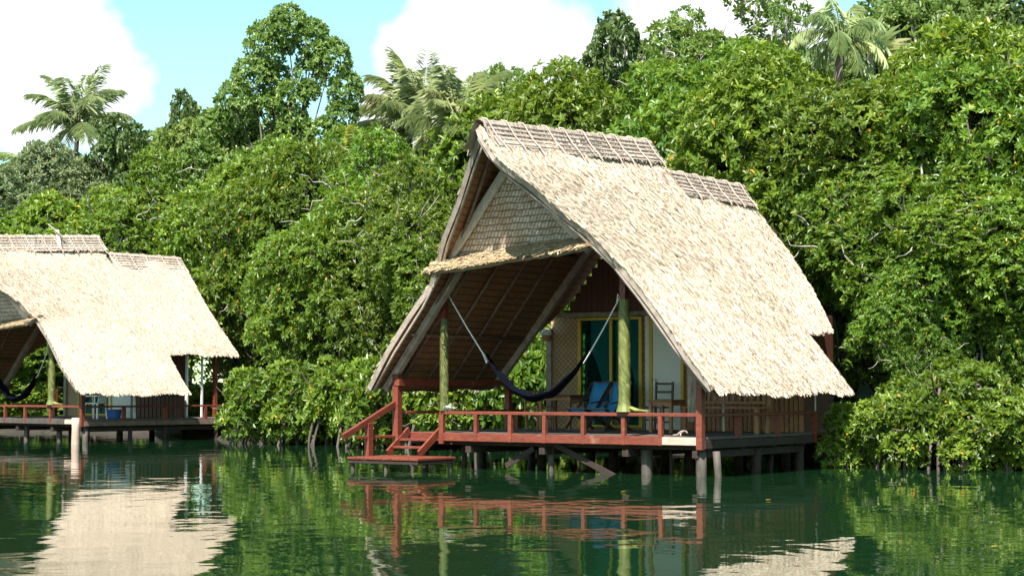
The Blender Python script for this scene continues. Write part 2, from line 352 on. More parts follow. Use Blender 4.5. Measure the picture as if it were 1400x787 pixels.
def blob_points(rng, blobs, dens, under=0.35, inner=0.12):
    PP = []; NN = []
    for c, r in blobs:
        n = int(dens * 4 * PI * r * r)
        d = norm(rng.normal(size=(n, 3)))
        keep = (d[:, 2] > -0.25) | (rng.random(n) < under); d = d[keep]
        rr = r * np.where(rng.random(len(d)) < inner, rng.uniform(0.4, 0.85, len(d)), rng.uniform(0.85, 1.12, len(d)))
        PP.append(np.array(c) + d * rr[:, None]); NN.append(d)
    P = np.concatenate(PP); Nn = np.concatenate(NN); keep = np.ones(len(P), bool)
    for c, r in blobs:
        keep &= (np.linalg.norm(P - np.array(c), axis=1) > r * 0.62) | (rng.random(len(P)) < 0.10)
    return P[keep], Nn[keep]

def make_crown(seed, blobs, dens, nleaf, ln, wd, mat, yellow=0.011, upb=0.55, jit=0.4, under=0.35):
    rng = np.random.default_rng(seed)
    P, Nn = blob_points(rng, blobs, dens, under)
    A = norm(Nn * 0.75 + np.array([0, 0, upb]) + rng.normal(size=P.shape) * jit)
    V, F, t_, n = rosettes(rng, P, A, nleaf, ln, wd)
    t_[rng.random(n) < yellow] = 0.999
    return raw_mesh('crown', V, F, [mat], rnd=np.repeat(t_, 2)), n
def ellipsoid_blobs(rng, n, c, rad, rmin, rmax, shell=0.72):
    out = []
    for i in range(n):
        d = norm(rng.normal(size=3)); k = shell * rng.uniform(0.55, 1.0) if i > n * .2 else rng.uniform(0, .4)
        out.append((np.array(c) + d * np.array(rad) * k, rng.uniform(rmin, rmax)))
    return out
def make_trunk(seed, blobs, height, r0, mat, fork=0.35, roots=0, lean=0.3, twigs=0, bend=0.25):
    rng = random.Random(seed); mb = MB()
    top = Vector((rng.uniform(-lean, lean), rng.uniform(-lean, lean), height * 0.8))
    tp = []
    for i in range(9):
        k = i / 8; tp.append(Vector((top.x * k + math.sin(k * 5 + seed) * bend * k, top.y * k + math.cos(k * 4 + seed) * bend * k, -0.4 + (height * 0.8 + 0.4) * k)))
    mb.tube(tp, [r0 * (1.25 if i == 0 else 1 - 0.8 * i / 8) for i in range(9)], 7)
    for c, r in blobs:
        c = Vector(c); kk = max(fork, min(0.85, (c.z - 0.25 * height) / height)); i0 = kk * 8; a = tp[int(i0)].lerp(tp[min(8, int(i0) + 1)], i0 % 1)
        mid = a.lerp(c, 0.5) + Vector((rng.uniform(-.2, .2), rng.uniform(-.2, .2), rng.uniform(-.25, .1)))
        mb.tube([a, a.lerp(mid, .5) + Vector((0, 0, .04)), mid, c], [r0 * .38, r0 * .3, r0 * .22, r0 * .1], 5)
        for j in range(3):
            e = c + Vector((rng.uniform(-1, 1), rng.uniform(-1, 1), rng.uniform(-.5, 1))).normalized() * r * rng.uniform(.8, 1.0)
            mb.tube([c.lerp(mid, .2), c.lerp(e, .5) + Vector((0, 0, .05)), e], [r0 * .1, r0 * .08, r0 * .03], 4, cap=False)
    for j in range(roots):
        a = rng.uniform(0, 2 * PI); R = rng.uniform(.5, 1.3); z = rng.uniform(.6, 1.6)
        p0 = Vector((0, 0, z)); p3 = Vector((math.cos(a) * R, math.sin(a) * R, -0.7))
        p1 = p0 + Vector((math.cos(a) * R * .6, math.sin(a) * R * .6, 0.05)); p2 = Vector((math.cos(a) * R * .92, math.sin(a) * R * .92, z * .3))
        mb.tube([p0, p1, p2, p3], [.035, .032, .03, .025], 5)
    for j in range(twigs):
        c, r = blobs[rng.randrange(len(blobs))]; c = Vector(c)
        d = Vector((rng.uniform(-1, 1), rng.uniform(-1, 1), rng.uniform(-.3, .8))).normalized()
        p = [c + d * r * .75]
        for q in range(4): p.append(p[-1] + (d + Vector((rng.uniform(-.7, .7), rng.uniform(-.7, .7), rng.uniform(-.5, .5)))).normalized() * .22)
        mb.tube(p, [.02, .018, .015, .011, .006], 4, cap=False)
    return raw_mesh('trunk', np.array(mb.v), mb.f, [mat], rnd=mb.r, smooth=True)

# ------------------------------------------------------------------ setting: ground, water
shore = [(-400, 62), (-60, 60), (-22, 60), (-12, 57), (-8.5, 50.5), (-6.0, 47.4), (-3.0, 45), (-1.2, 41.5), (1.5, 40.5), (5.5, 40), (7.3, 36), (7.7, 32.6), (10, 31.8), (14, 31), (30, 30), (60, 30), (400, 40)]
sx_ = np.array([p[0] for p in shore]); sy_ = np.array([p[1] for p in shore])
xs = np.concatenate([np.linspace(-400, -40, 10), np.linspace(-38, 38, 120), np.linspace(40, 400, 10)])
ys = np.concatenate([[-300, -100, -20], np.linspace(0, 28, 6), np.linspace(29, 70, 110), np.linspace(75, 120, 10), [200, 400, 900]])
XX, YY = np.meshgrid(xs, ys); D_ = YY - np.interp(XX, sx_, sy_)
rg = np.random.default_rng(3)
ZZ = np.where(D_ < 0, np.maximum(-1.6, D_ * 0.5 - 0.02), np.minimum(0.5, D_ * 0.22)) + rg.normal(size=D_.shape) * 0.03
V = np.stack([XX, YY, ZZ], -1).reshape(-1, 3); nx = len(xs); ny = len(ys)
I = (np.arange(ny - 1)[:, None] * nx + np.arange(nx - 1)[None, :]).ravel()
F = np.stack([I, I + 1, I + nx + 1, I + nx], 1)
g = link('ground', raw_mesh('ground', V, F, [MAT['mud']], smooth=True)); tag(g, kind='structure')
w = link('water', raw_mesh('water', np.array([(-900, -300, 0), (900, -300, 0), (900, 900, 0), (-900, 900, 0)]), [(0, 1, 2, 3)], [MAT['water']])); tag(w, kind='structure')

# ------------------------------------------------------------------ the thatched hut
def lerp_tab(tab, z):
    return float(np.interp(z, [a for a, b in tab], [b for a, b in tab]))
K = 1.279; MID = 3.08
def Q(s, t_, z): return (-s, t_, z)           # hut coordinates: s to the left, t to the back

def thatch_roof(name, parent, side, z0, z1, drop, tf, tb, seed, dens, rag=True, sagz=0.0):
    """one slope: side=+1 is the right slope, -1 the left one"""
    rng = np.random.default_rng(seed)
    def S(u, v):      # u 0..1 front->back, v 0 eave..1 ridge
        z = z0 + (z1 - z0) * v
        s = (z + drop - 1.49) / K - 0.5
        tt = np.interp(z, [a for a, b in tf], [b for a, b in tf]) * (1 - u) + np.interp(z, [a for a, b in tb], [b for a, b in tb]) * u
        wob = 0.025 * np.sin(tt * 2.1 + z * 1.7 + seed) + 0.02 * np.sin(tt * 5.3 - z * 2.9)
        z = z + wob - sagz * np.clip((3.5 - tt) / 5.5, 0, 1) * v ** 3
        if side < 0: s = 2 * MID - s
        return np.stack([-s, tt, z], -1)
    nu, nv = 40, 28
    U, Vv = np.meshgrid(np.linspace(0, 1, nu), np.linspace(0, 1, nv))
    top = S(U, Vv)
    nrm = np.array([0.788 * side, 0, 0.616])
    bot = top - nrm * 0.10
    body = np.concatenate([top.reshape(-1, 3), bot.reshape(-1, 3)])
    I = (np.arange(nv - 1)[:, None] * nu + np.arange(nu - 1)[None, :]).ravel()
    q = np.stack([I, I + 1, I + nu + 1, I + nu], 1)
    if side < 0: q = q[:, ::-1]
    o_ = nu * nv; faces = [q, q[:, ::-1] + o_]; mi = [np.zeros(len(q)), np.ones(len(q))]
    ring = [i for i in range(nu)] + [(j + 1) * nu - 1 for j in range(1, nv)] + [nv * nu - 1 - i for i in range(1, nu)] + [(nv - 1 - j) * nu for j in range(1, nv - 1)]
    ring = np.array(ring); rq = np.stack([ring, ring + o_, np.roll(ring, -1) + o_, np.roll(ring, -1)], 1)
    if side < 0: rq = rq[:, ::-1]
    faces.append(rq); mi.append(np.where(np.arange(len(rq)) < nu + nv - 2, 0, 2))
    # layered leaf strips lying down the slope
    Ls = (z1 - z0) / 0.788; Lt = 6.0; n = int(dens * Ls * Lt)
    v_ = rng.random(n); rows = max(1, int(Ls / 0.14)); v_ = (np.floor(v_ * rows) + rng.uniform(0, 0.85, n)) / rows
    u_ = rng.uniform(0.0, 1.0, n)
    extra = int(n * 0.05); v_[:extra] = rng.uniform(0.0, 0.014, extra)
    P = S(u_, v_); d = norm(S(u_, v_ - 0.02) - S(u_, v_))
    tv = np.array([0, 1.0, 0]); sk = rng.normal(-0.06, 0.17, n)
    d = norm(d + tv * sk[:, None]); sd = norm(np.cross(d, nrm))
    ln = rng.uniform(0.10, 0.34, n)[:, None]; ln[:extra] *= 0.45; wd = rng.uniform(0.003, 0.011, n)[:, None]
    lift = rng.uniform(0.003, 0.015, n)[:, None] * (1 + 1.2 * (rng.random(n)[:, None] < .06))
    a = P + nrm * 0.004 - d * ln * .35; e = P + d * ln * .65 + nrm * lift
    curl = rng.normal(0, 0.006, n)[:, None]
    quad = np.stack([a - sd * wd, a + sd * wd, e + sd * wd * .7 + nrm * curl, e - sd * wd * .7 - nrm * curl], 1).reshape(-1, 3)
    k = len(body) + np.arange(n)[:, None] * 4; fq = k + [0, 1, 2, 3]
    # ragged fringe along the two raking edges
    faces.append(fq); mi.append(np.zeros(n))
    Vall = np.concatenate([body, quad]); Fall = np.concatenate(faces)
    r = np.concatenate([np.full(len(Fall) - n, 0.3), rng.random(n)])
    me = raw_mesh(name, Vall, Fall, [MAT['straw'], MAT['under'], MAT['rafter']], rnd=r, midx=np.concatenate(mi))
    return link(name, me, parent), S

def ridge_cap(parent, tf, tb, zf, zb, seed, flare=0.36, hgt=0.46, nrib=9):
    rng = np.random.default_rng(seed); mb = MB(); prof = [(0.00, 0.0), (0.06, -0.015), (0.13, -0.14), (0.22, -0.30), (flare, -hgt)]
    nt_ = 50; A = []
    full = [(-x, z) for x, z in prof[::-1]] + prof[1:]
    for i in range(nt_ + 1):
        k = i / nt_; t_ = tf + (tb - tf) * k; z = zf + (zb - zf) * k + 0.02 * math.sin(k * 9)
        ext = 0.0
        for x, dz in full:
            ext = (abs(x) / flare) * (0.0)
            A.append(Q(MID - x, t_ + (0.30 * (-dz) / hgt if i == 0 else (-0.0)) + (0.1 * (-dz / hgt) if i == nt_ else 0), z + dz))
    m_ = len(full); fs = [(i * m_ + j, i * m_ + j + 1, (i + 1) * m_ + j + 1, (i + 1) * m_ + j) for i in range(nt_) for j in range(m_ - 1)]
    mb.add(A, fs, 0.35)
    # vertical straws over the cap on both sides
    for side in (-1, 1):
        for i in range(900):
            k = rng.random(); t_ = tf + (tb - tf) * k; z = zf + (zb - zf) * k
            j = rng.integers(0, 4); x0, dz0 = prof[j]; x1, dz1 = prof[j + 1]
            w_ = rng.uniform(.008, .02); o1 = 0.006 + rng.random() * .014
            a = Vector(Q(MID - side * (x0 + o1), t_, z + dz0 + o1)); b_ = Vector(Q(MID - side * (x1 + o1 * 1.5), t_ + rng.normal() * .02, z + dz1 - rng.random() * .05))
            mb.add([a + Vector((0, -w_, 0)), a + Vector((0, w_, 0)), b_ + Vector((0, w_, 0)), b_ + Vector((0, -w_, 0))], [(0, 1, 2, 3)], float(rng.random()))
    cap = mb.build('ridge_cap', MAT['cap'], parent)
    rb = MB(); bn = MB()
    for side in (-1, 1):
        for q in range(nrib):
            k = (q + 0.25) / (nrib - .4); k = min(k, 0.995) + rng.normal() * .008; k = max(.005, min(.995, k)); t_ = tf + (tb - tf) * k; z = zf + (zb - zf) * k
            pts = [Q(MID - side * (x + .03), t_ + .10 * (-dz / hgt) , z + dz + .025) for x, dz in prof[1:]] + [Q(MID - side * (flare + .09), t_ + .13, z - hgt - .09)]
            rb.tube([Q(MID, t_ - .02, z + .03)] + pts, .014, 5)
        for dz_i in (0.09, 0.17, 0.25, 0.33, 0.41):
            x = float(np.interp(dz_i, [-p[1] for p in prof], [p[0] for p in prof]))
            bn.tube([Q(MID - side * (x + .02), tf + .3 * dz_i / hgt, zf - dz_i + .012), Q(MID - side * (x + .02), tb, zb - dz_i + .012)], .011, 4)
    rb.build('ridge_rib', MAT['rib'], cap); bn.build('ridge_binding', MAT['band'], cap)
    return cap

def slope_z(s): return 1.49 + K * (s + 0.5)
def hut(name, O, a_deg, label, group, p):
    root = empty(name, (O[0], O[1], 0), -math.radians(a_deg), label, 'bungalow', group)
    root.scale = (1, 1, p['zs'])
    tfl = [(1.40, -.50), (2.05, -.60), (2.85, -.58), (3.39, -.55), (4.07, -.95), (4.88, -1.29), (5.5, -1.60), (6.1, -1.9)]
    tfront = [(1.40, -.46), (2, -.62), (3, -.64), (3.5, -.68), (4, -1.02), (4.5, -1.48), (5, -2.0), (5.35, -2.25), (5.8, -2.15), (6.1, -1.95)]
    e, r1 = p['tE'], p['tR1']
    tback = [(1.4, e), (2.6, e - .05), (4.1, e + (r1 - e) * .5), (5.6, r1), (6.2, r1)]
    fr = empty('front_roof', parent=None) if False else None
    thatch_roof('front_roof', root, 1, 1.47, 6.02, 0, tfront, tback, p['seed'], 4200, sagz=.18)[0]['label'] = 'sunlit right slope of the front roof'
    thatch_roof('front_roof', root, -1, 1.47, 6.02, 0, tfl, [(1.4, e - 1.42), (2.5, e - 1.28), (3.25, e - .62), (4.1, e + (r1 - e) * .5), (5.6, r1), (6.2, r1)], p['seed'] + 1, 200, sagz=.18)[0]['label'] = 'shaded left slope of the front roof'
    rb_ = p['tR2']; eb = p['tEb']
    tback2 = [(2.6, eb), (3.47, eb + (rb_ - eb) * .7), (4.15, rb_ + .05), (5.6, rb_)]
    thatch_roof('rear_roof', root, 1, 2.66, 5.56, p['drop'], [(2.6, 2.4), (5.6, 2.4)], tback2, p['seed'] + 2, 4200)
    thatch_roof('rear_roof', root, -1, 2.66, 5.56, .45, [(2.6, p['twall'] + .1), (5.6, p['twall'] + .1)], tback2, p['seed'] + 3, 100)
    ridge_cap(root, -2.0, r1 + .02, 5.93, 6.22, p['seed'], nrib=10)
    ridge_cap(root, p['tR2a'], rb_ - .02, 5.72, 5.72, p['seed'] + 5, nrib=p['ribs2'])
    # raking edge poles under the front rim of both slopes
    for side in (1, -1):
        def E(z, off=0.0, dn=0.16):
            s = (z - 1.49) / K - .5 + 0.10; t_ = lerp_tab(tfront if side > 0 else tfl, z) + off
            if side < 0: s = 2 * MID - s
            return Q(s, t_, z - dn - .18 * max(0, (3.5 - t_) / 5.5) * ((z - 1.47) / 4.55) ** 3)
        mb = MB(); zs_ = [1.5, 2.2, 3.0, 3.6, 4.1, 4.6, 5.1, 5.5, 5.85]
        mb.tube([E(z, .05, .10) for z in zs_], .028, 6)
        mb.build('barge_pole', MAT['rafter'], root, True)
        mb = MB(); mb.tube([E(z, .34, .16) for z in zs_], .03, 6); mb.build('inner_pole', MAT['under_pole'], root, True)
    # rafters and purlins under both slopes
    for side in (1, -1):
        mb = MB()
        def U(s, t_, dn):
            z = slope_z(s) - dn
            if side < 0: s = 2 * MID - s
            return Q(s, t_, z)
        t0 = 0.15
        e2 = e if side > 0 else e - 1.5
        while t0 < e2 - .1:
            mb.tube([U(-.35, t0, .22), U(2.9, t0, .22)], .036, 6); t0 += .78
        for s_ in (0.45, 1.7): mb.tube([U(s_, -.45, .28), U(s_, e2 - .1, .28)], .025, 6)
        mb.build('rafter', MAT['under_pole'], root, True)
        mb = MB(); mb.bar(U(-.3, -.22, .31), U(2.95, -.22, .31), .12, .12)
        if side < 0: mb.bar(U(-.3, e2 - .02, .25), U(2.3, e2 + .35, .25), .14, .14)
        mb.build('principal_rafter', MAT['rafter'], root)
    # gable panel, barge boards, awning
    gw, ga = p['gw'], p['gapex']
    gz = p['gz']
    def G(x, k): return (x, -.60 - .40 * k)
    poly = [Q(MID + gw, -.58, gz), Q(MID - p['gwr'], -.58, gz + .1), Q(MID - .12, -1.0, ga), Q(MID + .12, -1.0, ga)]
    mb = MB(); mb.add(poly + [(a_, b_ + .05, c_) for a_, b_, c_ in poly], [(0, 1, 2, 3), (7, 6, 5, 4), (0, 4, 5, 1), (1, 5, 6, 2), (2, 6, 7, 3), (3, 7, 4, 0)])
    gp = mb.build('gable_panel', MAT['woven'], root)
    for sg in (1, -1):
        g_ = gw if sg > 0 else p['gwr']; mb = MB(); mb.bar(Q(MID + sg * (g_ + .06), -.60, gz - .04 + (.1 if sg < 0 else 0)), Q(MID + sg * .02, -1.04 - (.03 if sg < 0 else 0), ga + .10), .05, .17); mb.build('barge_board', MAT['barge'], root)
    aw = MB(); z_l, z_r = p['awz']; sl_, sr_ = MID + p['aww'][0], MID - p['aww'][1]
    rng = np.random.default_rng(p['seed'] + 9)
    A = []; nn_ = 30
    for i in range(nn_ + 1):
        k = i / nn_; s = sl_ + (sr_ - sl_) * k; z = z_l + (z_r - z_l) * k + .008 * math.sin(k * 14) + .006 * rng.normal()
        A += [Q(s, -1.08, z + .03), Q(s, -.52, z + .33), Q(s, -.52, z + .22), Q(s, -1.04, z - .02)]
    aw.add(A, [(i * 4 + j, i * 4 + (j + 1) % 4, i * 4 + 4 + (j + 1) % 4, i * 4 + 4 + j) for i in range(nn_) for j in range(4)] + [(0, 1, 2, 3), (nn_ * 4 + 3, nn_ * 4 + 2, nn_ * 4 + 1, nn_ * 4)], .07)
    for i in range(2600):
        k = rng.random(); v_ = rng.random(); s = sl_ + (sr_ - sl_) * k; z = z_l + (z_r - z_l) * k + .008 * math.sin(k * 14)
        ctr = Vector(Q(s, -1.10 + .55 * v_, z + .03 + .30 * v_ + .008))
        d = Vector((rng.normal() * .9, -.55, -.28)).normalized(); sd = d.cross(Vector((0, -.4, 1))).normalized()
        l_ = rng.uniform(.06, .18); w_ = rng.uniform(.006, .018); up_ = Vector((0, -.3, .95)) * rng.uniform(-.01, .035)
        a_, b_ = ctr - d * l_, ctr + d * l_ * .7 + up_
        aw.add([a_ - sd * w_, a_ + sd * w_, b_ + sd * w_, b_ - sd * w_], [(0, 1, 2, 3)], float(rng.random()))
    aw.build('awning', MAT['awning'], root)
    # ---- deck
    deck = MB(); s = -.08; W_ = 6.28
    tend = p['tdeck']
    y = 0.0
    while y < tend:
        smax = W_ if y >= .13 or not p['stairs'] else 5.25
        deck.box(Q(-.04, y, .605), Q(smax, y + .135, .65)); y += .143
    dk = deck.build('deck', MAT['deck'], root)
    m = MAT['red'] if p['stairs'] else MAT['pile']
    mb = MB(); mb.box(Q(.76, -.045, .505), Q(5.30 if p['stairs'] else 6.3, -.005, .655)); mb.build('fascia', m, root)
    mb = MB(); mb.box(Q(.05, -.042, .515), Q(.755, -.006, .645)); mb.build('fascia', MAT['pale_wood'], root, label='bare unpainted end of the fascia')
    jo = MB()
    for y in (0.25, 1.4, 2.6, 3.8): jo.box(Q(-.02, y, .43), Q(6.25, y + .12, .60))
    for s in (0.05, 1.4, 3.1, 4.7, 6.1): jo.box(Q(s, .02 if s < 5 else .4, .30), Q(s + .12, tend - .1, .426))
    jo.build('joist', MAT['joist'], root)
    mb = MB(); mb.box(Q(-.08, .04, .46), Q(-.042, tend, .60)); mb.build('fascia', MAT['joist'] if p['stairs'] else MAT['under_pole'], root, label='dark side fascia under the right eave')  # near hut: eave shade is put into this fascia's wood colour
    # ---- rails
    def rail_front():
        mb = MB(); mb.box(Q(-.06, -.05, .985), Q(5.36 if p['stairs'] else 6.2, .06, 1.045)); r_ = mb.build('railing', MAT['red'], root)
        for s in p['balusters']:
            mb = MB(); w_ = .035 if s not in (0, 5.32) else .05
            mb.box(Q(s - w_, -.052 - .002, .45 if s == 5.32 else .50), Q(s + w_, .02, .984)); mb.build('baluster', MAT['red'], r_)
    rail_front()
    mb = MB(); mb.box(Q(-.05, .07, .985), Q(.05, p['tside'], 1.04)); r_ = mb.build('railing', MAT['red'], root)
    for y in p['side_posts']:
        mb = MB(); mb.box(Q(-.05, y, .46), Q(.045, y + .09, .984)); mb.build('baluster', MAT['red'], r_)
    mb = MB(); mb.box(Q(6.15, .0, .985), Q(6.25, tend - .3, 1.04)); r_ = mb.build('railing', MAT['red'], root)
    for y in (1.1, 2.2, 3.6):
        mb = MB(); mb.box(Q(6.16, y, .5), Q(6.24, y + .08, .984)); mb.build('baluster', MAT['red'], r_)
    # ---- posts
    def post(s, t_, z0, z1, w_=.055, mat=MAT['red'], lab=None):
        mb = MB(); mb.box(Q(s - w_, t_ - w_, z0), Q(s + w_, t_ + w_, z1)); return mb.build('post', mat, root, label=lab)
    post(0, 0.0, .44, 1.86); post(6.2, -.22, .42, 1.72, .065)
    post(6.15, 3.25, .5, 1.5)
    gl = post(5.29, .0, 1.05, 3.02); gr = post(1.46, .0, 1.05, 3.62)
    for s_, pr_, z0, z1, base in ((5.29, gl, 1.05, 2.72, .072), (1.46, gr, 1.06, 2.96, .098)):
        rng = np.random.default_rng(int(s_ * 100)); mb = MB(); pts = []; rr = []
        for i in range(15):
            k = i / 14; pts.append(Q(s_, 0, z0 + (z1 - z0) * k)); rr.append(base * (1 - .1 * k) * (1 + .06 * math.sin(i * 2.3)) + (.045 if i == 0 and base > .09 else 0))
        mb.tube(pts, rr, 12, .5)
        for i in range(760):
            k = rng.random(); a_ = rng.uniform(0, 2 * PI); z = z0 + (z1 - z0) * k; R = base * (1 - .1 * k) + .006
            da = rng.uniform(.3, .9); dz = rng.uniform(-.16, -.05); w_ = rng.uniform(.006, .014)
            c = []
            for q in range(3):
                aa = a_ + da * q / 2; c.append(Vector((-s_ + math.cos(aa) * (R + .003 + .005 * q), math.sin(aa) * (R + .003 + .005 * q), max(z0 + .01, z + dz * q / 2))))
            up_ = Vector((0, 0, w_)); mb.add([c[0] - up_, c[0] + up_, c[1] + up_, c[1] - up_, c[2], c[2] + up_ * .2], [(0, 1, 2, 3), (3, 2, 5, 4)], float(rng.random()))
        if base > .09:
            for i in range(26):       # loose frond tails lying on the rail
                l_ = rng.uniform(.2, .5); zz = 1.055 + rng.random() * .035; y0 = rng.uniform(-.05, .05)
                c = [Vector(Q(s_ - .05, y0, zz + .08)), Vector(Q(s_ - .05 - l_ * .5, y0 * .8 + rng.normal() * .01, zz + .01)), Vector(Q(s_ - .05 - l_, y0 + rng.normal() * .02, zz))]
                w_ = Vector((0, .012, .006)); mb.add([c[0] - w_, c[0] + w_, c[1] + w_, c[1] - w_, c[2]], [(0, 1, 2, 3), (3, 2, 4)], float(.5 + .5 * rng.random()))
        mb.build('palm_leaf_wrap', MAT['frond_wrap'], pr_)
    for a_, b_ in ((Q(6.09, -.3, 1.50), Q(6.21, e - 1.4, 1.62)), (Q(-.06, .07, 1.76), Q(.06, e, 1.86))):
        mb = MB(); mb.box(a_, b_); mb.build('eave_plate', MAT['brown'] if not p['stairs'] else MAT['red'], root)
    # ---- house front wall at t = 4
    T = p['twall']
    mb = MB(); mb.box(Q(1.30, T, .60), Q(3.46, T + .07, 2.86)); mb.box(Q(4.92, T, .60), Q(5.62, T + .07, 2.86)); mb.box(Q(3.462, T, .60), Q(4.918, T + .07, .735)); mb.box(Q(3.462, T, 2.805), Q(4.918, T + .07, 2.86)); mb.build('wall', MAT['weave'], root, label='woven bamboo lower front wall')
    mb = MB(); x = 5.55
    while x > 1.2:
        x2 = x - .13; zt = min(slope_z(x2), slope_z(2 * MID - x)) - (.22 if p['stairs'] else .68)
        if zt > 2.98: mb.box(Q(x, T - .004, 2.97), Q(x2 + .008, T + .05, zt))
        x = x2
    mb.build('wall', MAT['brown'], root, label='dark vertical plank upper front wall')
    mb = MB(); mb.box(Q(1.05, T - .05, 2.865), Q(5.62, T + .04, 2.965)); mb.box(Q(5.58, T - .06, .65), Q(5.70, T + .08, 2.66 if p['stairs'] else 2.6)); mb.build('wall_frame', MAT['rafter'], root)
    mb = MB(); x = 2.42
    i = 0
    while x > .06:
        zt = min(2.86, slope_z(x - .1) - .38)
        mb.box(Q(x, T - .02 - .015 * (i % 2), .65), Q(x - .07, T + .03, zt)); x -= .095; i += 1
    mb.build('wall', MAT['furn'] if p['stairs'] else MAT['brown'], root, label='upright slatted wall under the right slope')
    # side and rear walls of the room
    tw = p['tback']
    mb = MB()
    y = T + .08
    while y < tw:
        mb.box(Q(1.36, y, .55), Q(1.30, y + .12, 2.95)); mb.box(Q(4.86, y, .55), Q(4.80, y + .12, 2.95)); y += .127
    mb.prism([(-4.79, .56), (-1.37, .56), (-1.37, 2.9), (-3.08, 4.7), (-4.79, 2.9)], tw - .06, tw); mb.box(Q(1.37, T + .1, .5), Q(4.79, tw - .07, .56))
    mb.build('wall', MAT['brown'], root, label='dark plank side walls of the room')
    # window
    z0, z1 = .74, 2.80; s0, s1, s2 = 4.93, 4.16, 3.45
    mb = MB(); f = T - .05
    for a_, b_ in ((s0, s0 - .07), (s1 + .03, s1 - .03), (s2 + .07, s2)): mb.box(Q(a_, f - .03, z0), Q(b_, T - .002, z1))
    win = mb.build('window', MAT['yellow'], root)
    for zz in (z0 - .05, z1 + .001): mb = MB(); mb.box(Q(s0, f - .028, zz), Q(s2, T - .004, zz + .05)); mb.build('window_rail', MAT['yellow'], win)
    mb = MB(); mb.box(Q(s0 - .071, f, z0), Q(s1 + .031, f + .01, z1)); mb.box(Q(s1 - .031, f, z0), Q(s2 + .071, f + .01, z1)); mb.build('pane', MAT['glass'], win)
    mb = MB(); nc = 26
    for (c0, c1, side) in ((s0 - .25, s1 + .04, -1), (s1 - .05, s2 + .45, 1), (s1 - .30, s2 + .09, -1)):
        A = []
        for i in range(nc):
            for j in range(8):
                k = i / (nc - 1); zz = z0 + (z1 - z0) * j / 7; pin = 1 - .55 * math.sin(PI * min(1, j / 5.0)) if True else 1
                ss = (c1 + (c0 - c1) * k * pin) if side < 0 else (c0 + (c1 - c0) * k * pin); A.append(Q(ss, T + .03 + .014 * math.sin(i * 1.9), zz))
        mb.add(A, [(i * 8 + j, i * 8 + j + 1, i * 8 + 9 + j, i * 8 + 8 + j) for i in range(nc - 1) for j in range(7)])
    mb.build('curtain', MAT['curtain'], win, True)
    # door
    mb = MB(); mb.box(Q(3.22, T - .045, .67), Q(2.60, T - .003, 2.76)); dr = mb.build('door', MAT['door'], root)
    mb = MB(); mb.box(Q(3.29, T - .07, .65), Q(3.225, T - .004, 2.82)); mb.box(Q(2.595, T - .07, .65), Q(2.53, T - .004, 2.82)); mb.build('door_frame', MAT['yellow'], dr)
    mb = MB(); mb.box(Q(3.38, T - .065, .65), Q(3.295, T - .004, 2.86)); mb.box(Q(3.22, T - .065, 2.765), Q(2.6, T - .004, 2.86)); mb.build('door_casing', MAT['whitewood'], dr)
    mb = MB(); mb.tube([Q(3.16, T - .1, 1.62), Q(3.16, T - .04, 1.62)], [.03, .02], 8); mb.build('door_handle', MAT['metal'], dr)
    # ---- piles
    for (s, t_, r_, sl2) in p['piles']:
        mb = MB(); n_ = 6; rr = [r_ * (1 + .07 * math.sin(i * 2 + s * 9)) for i in range(n_)]
        mb.tube([Q(s + sl2 * (1 - i / 5) * 1.0, t_, -1.0 + (1.42 + 0.0) * i / 5) for i in range(n_)], rr, 9); mb.build('pile', MAT['pile'] if t_ < .5 and abs(s - 5.2) > .1 else MAT['joist'], root, True)  # piles further back take the wood with under-deck shade in its colour
    for (A_, B_) in p['braces']:
        mb = MB(); mb.bar(Q(*A_), Q(*B_), .035, .10); mb.build('brace', MAT['joist'], root)
    return root

MAIN_O = (3.0968, 28.9378)
bal = [0.0, .74, 1.46, 2.27, 3.07, 3.80, 4.55, 5.32]
main = hut('thatched_bungalow', MAIN_O, 35, 'near thatched bungalow on stilts with red railings, red steps and an open front porch', 'stilt bungalows on the lagoon',
    dict(zs=1.0, drop=.45, tE=4.76, tR1=3.56, tR2=7.42, tR2a=4.0, tEb=6.72, seed=11, ribs2=6, gw=1.64, gwr=1.27, gapex=5.18, gz=3.72, awz=(3.44, 3.74), aww=(1.86, 1.50), tdeck=4.1, stairs=True,
         balusters=bal, tside=4.4, side_posts=[1.28, 2.75, 4.25], twall=4.0, tback=8.0,
         piles=[(.05, .12, .085, 0), (-.16, .25, .06, -.1), (1.2, .3, .10, 0), (3.15, .3, .06, 0), (5.2, .5, .05, 0), (.9, .6, .03, 0), (.05, 2.1, .08, .05), (.1, 3.9, .08, 0), (.3, 3.2, .05, .12),
                (1.5, 2.3, .09, 0), (3.1, 2.3, .09, 0), (4.7, 2.3, .09, 0), (6.1, 2.3, .08, 0), (1.5, 4.2, .09, 0), (3.1, 4.2, .09, 0), (4.8, 4.2, .09, 0), (6.1, 4.0, .08, 0), (1.5, 6.2, .09, 0), (1.5, 8.1, .09, 0), (4.7, 8.1, .09, 0), (.45, 3.0, .03, 0), (6.1, .5, .06, 0)],
         braces=[((3.0, .2, .48), (1.75, .2, -.06)), ((3.45, .2, .40), (4.05, .2, .08)), ((4.6, 2.3, .45), (3.2, 2.3, -.1))]))
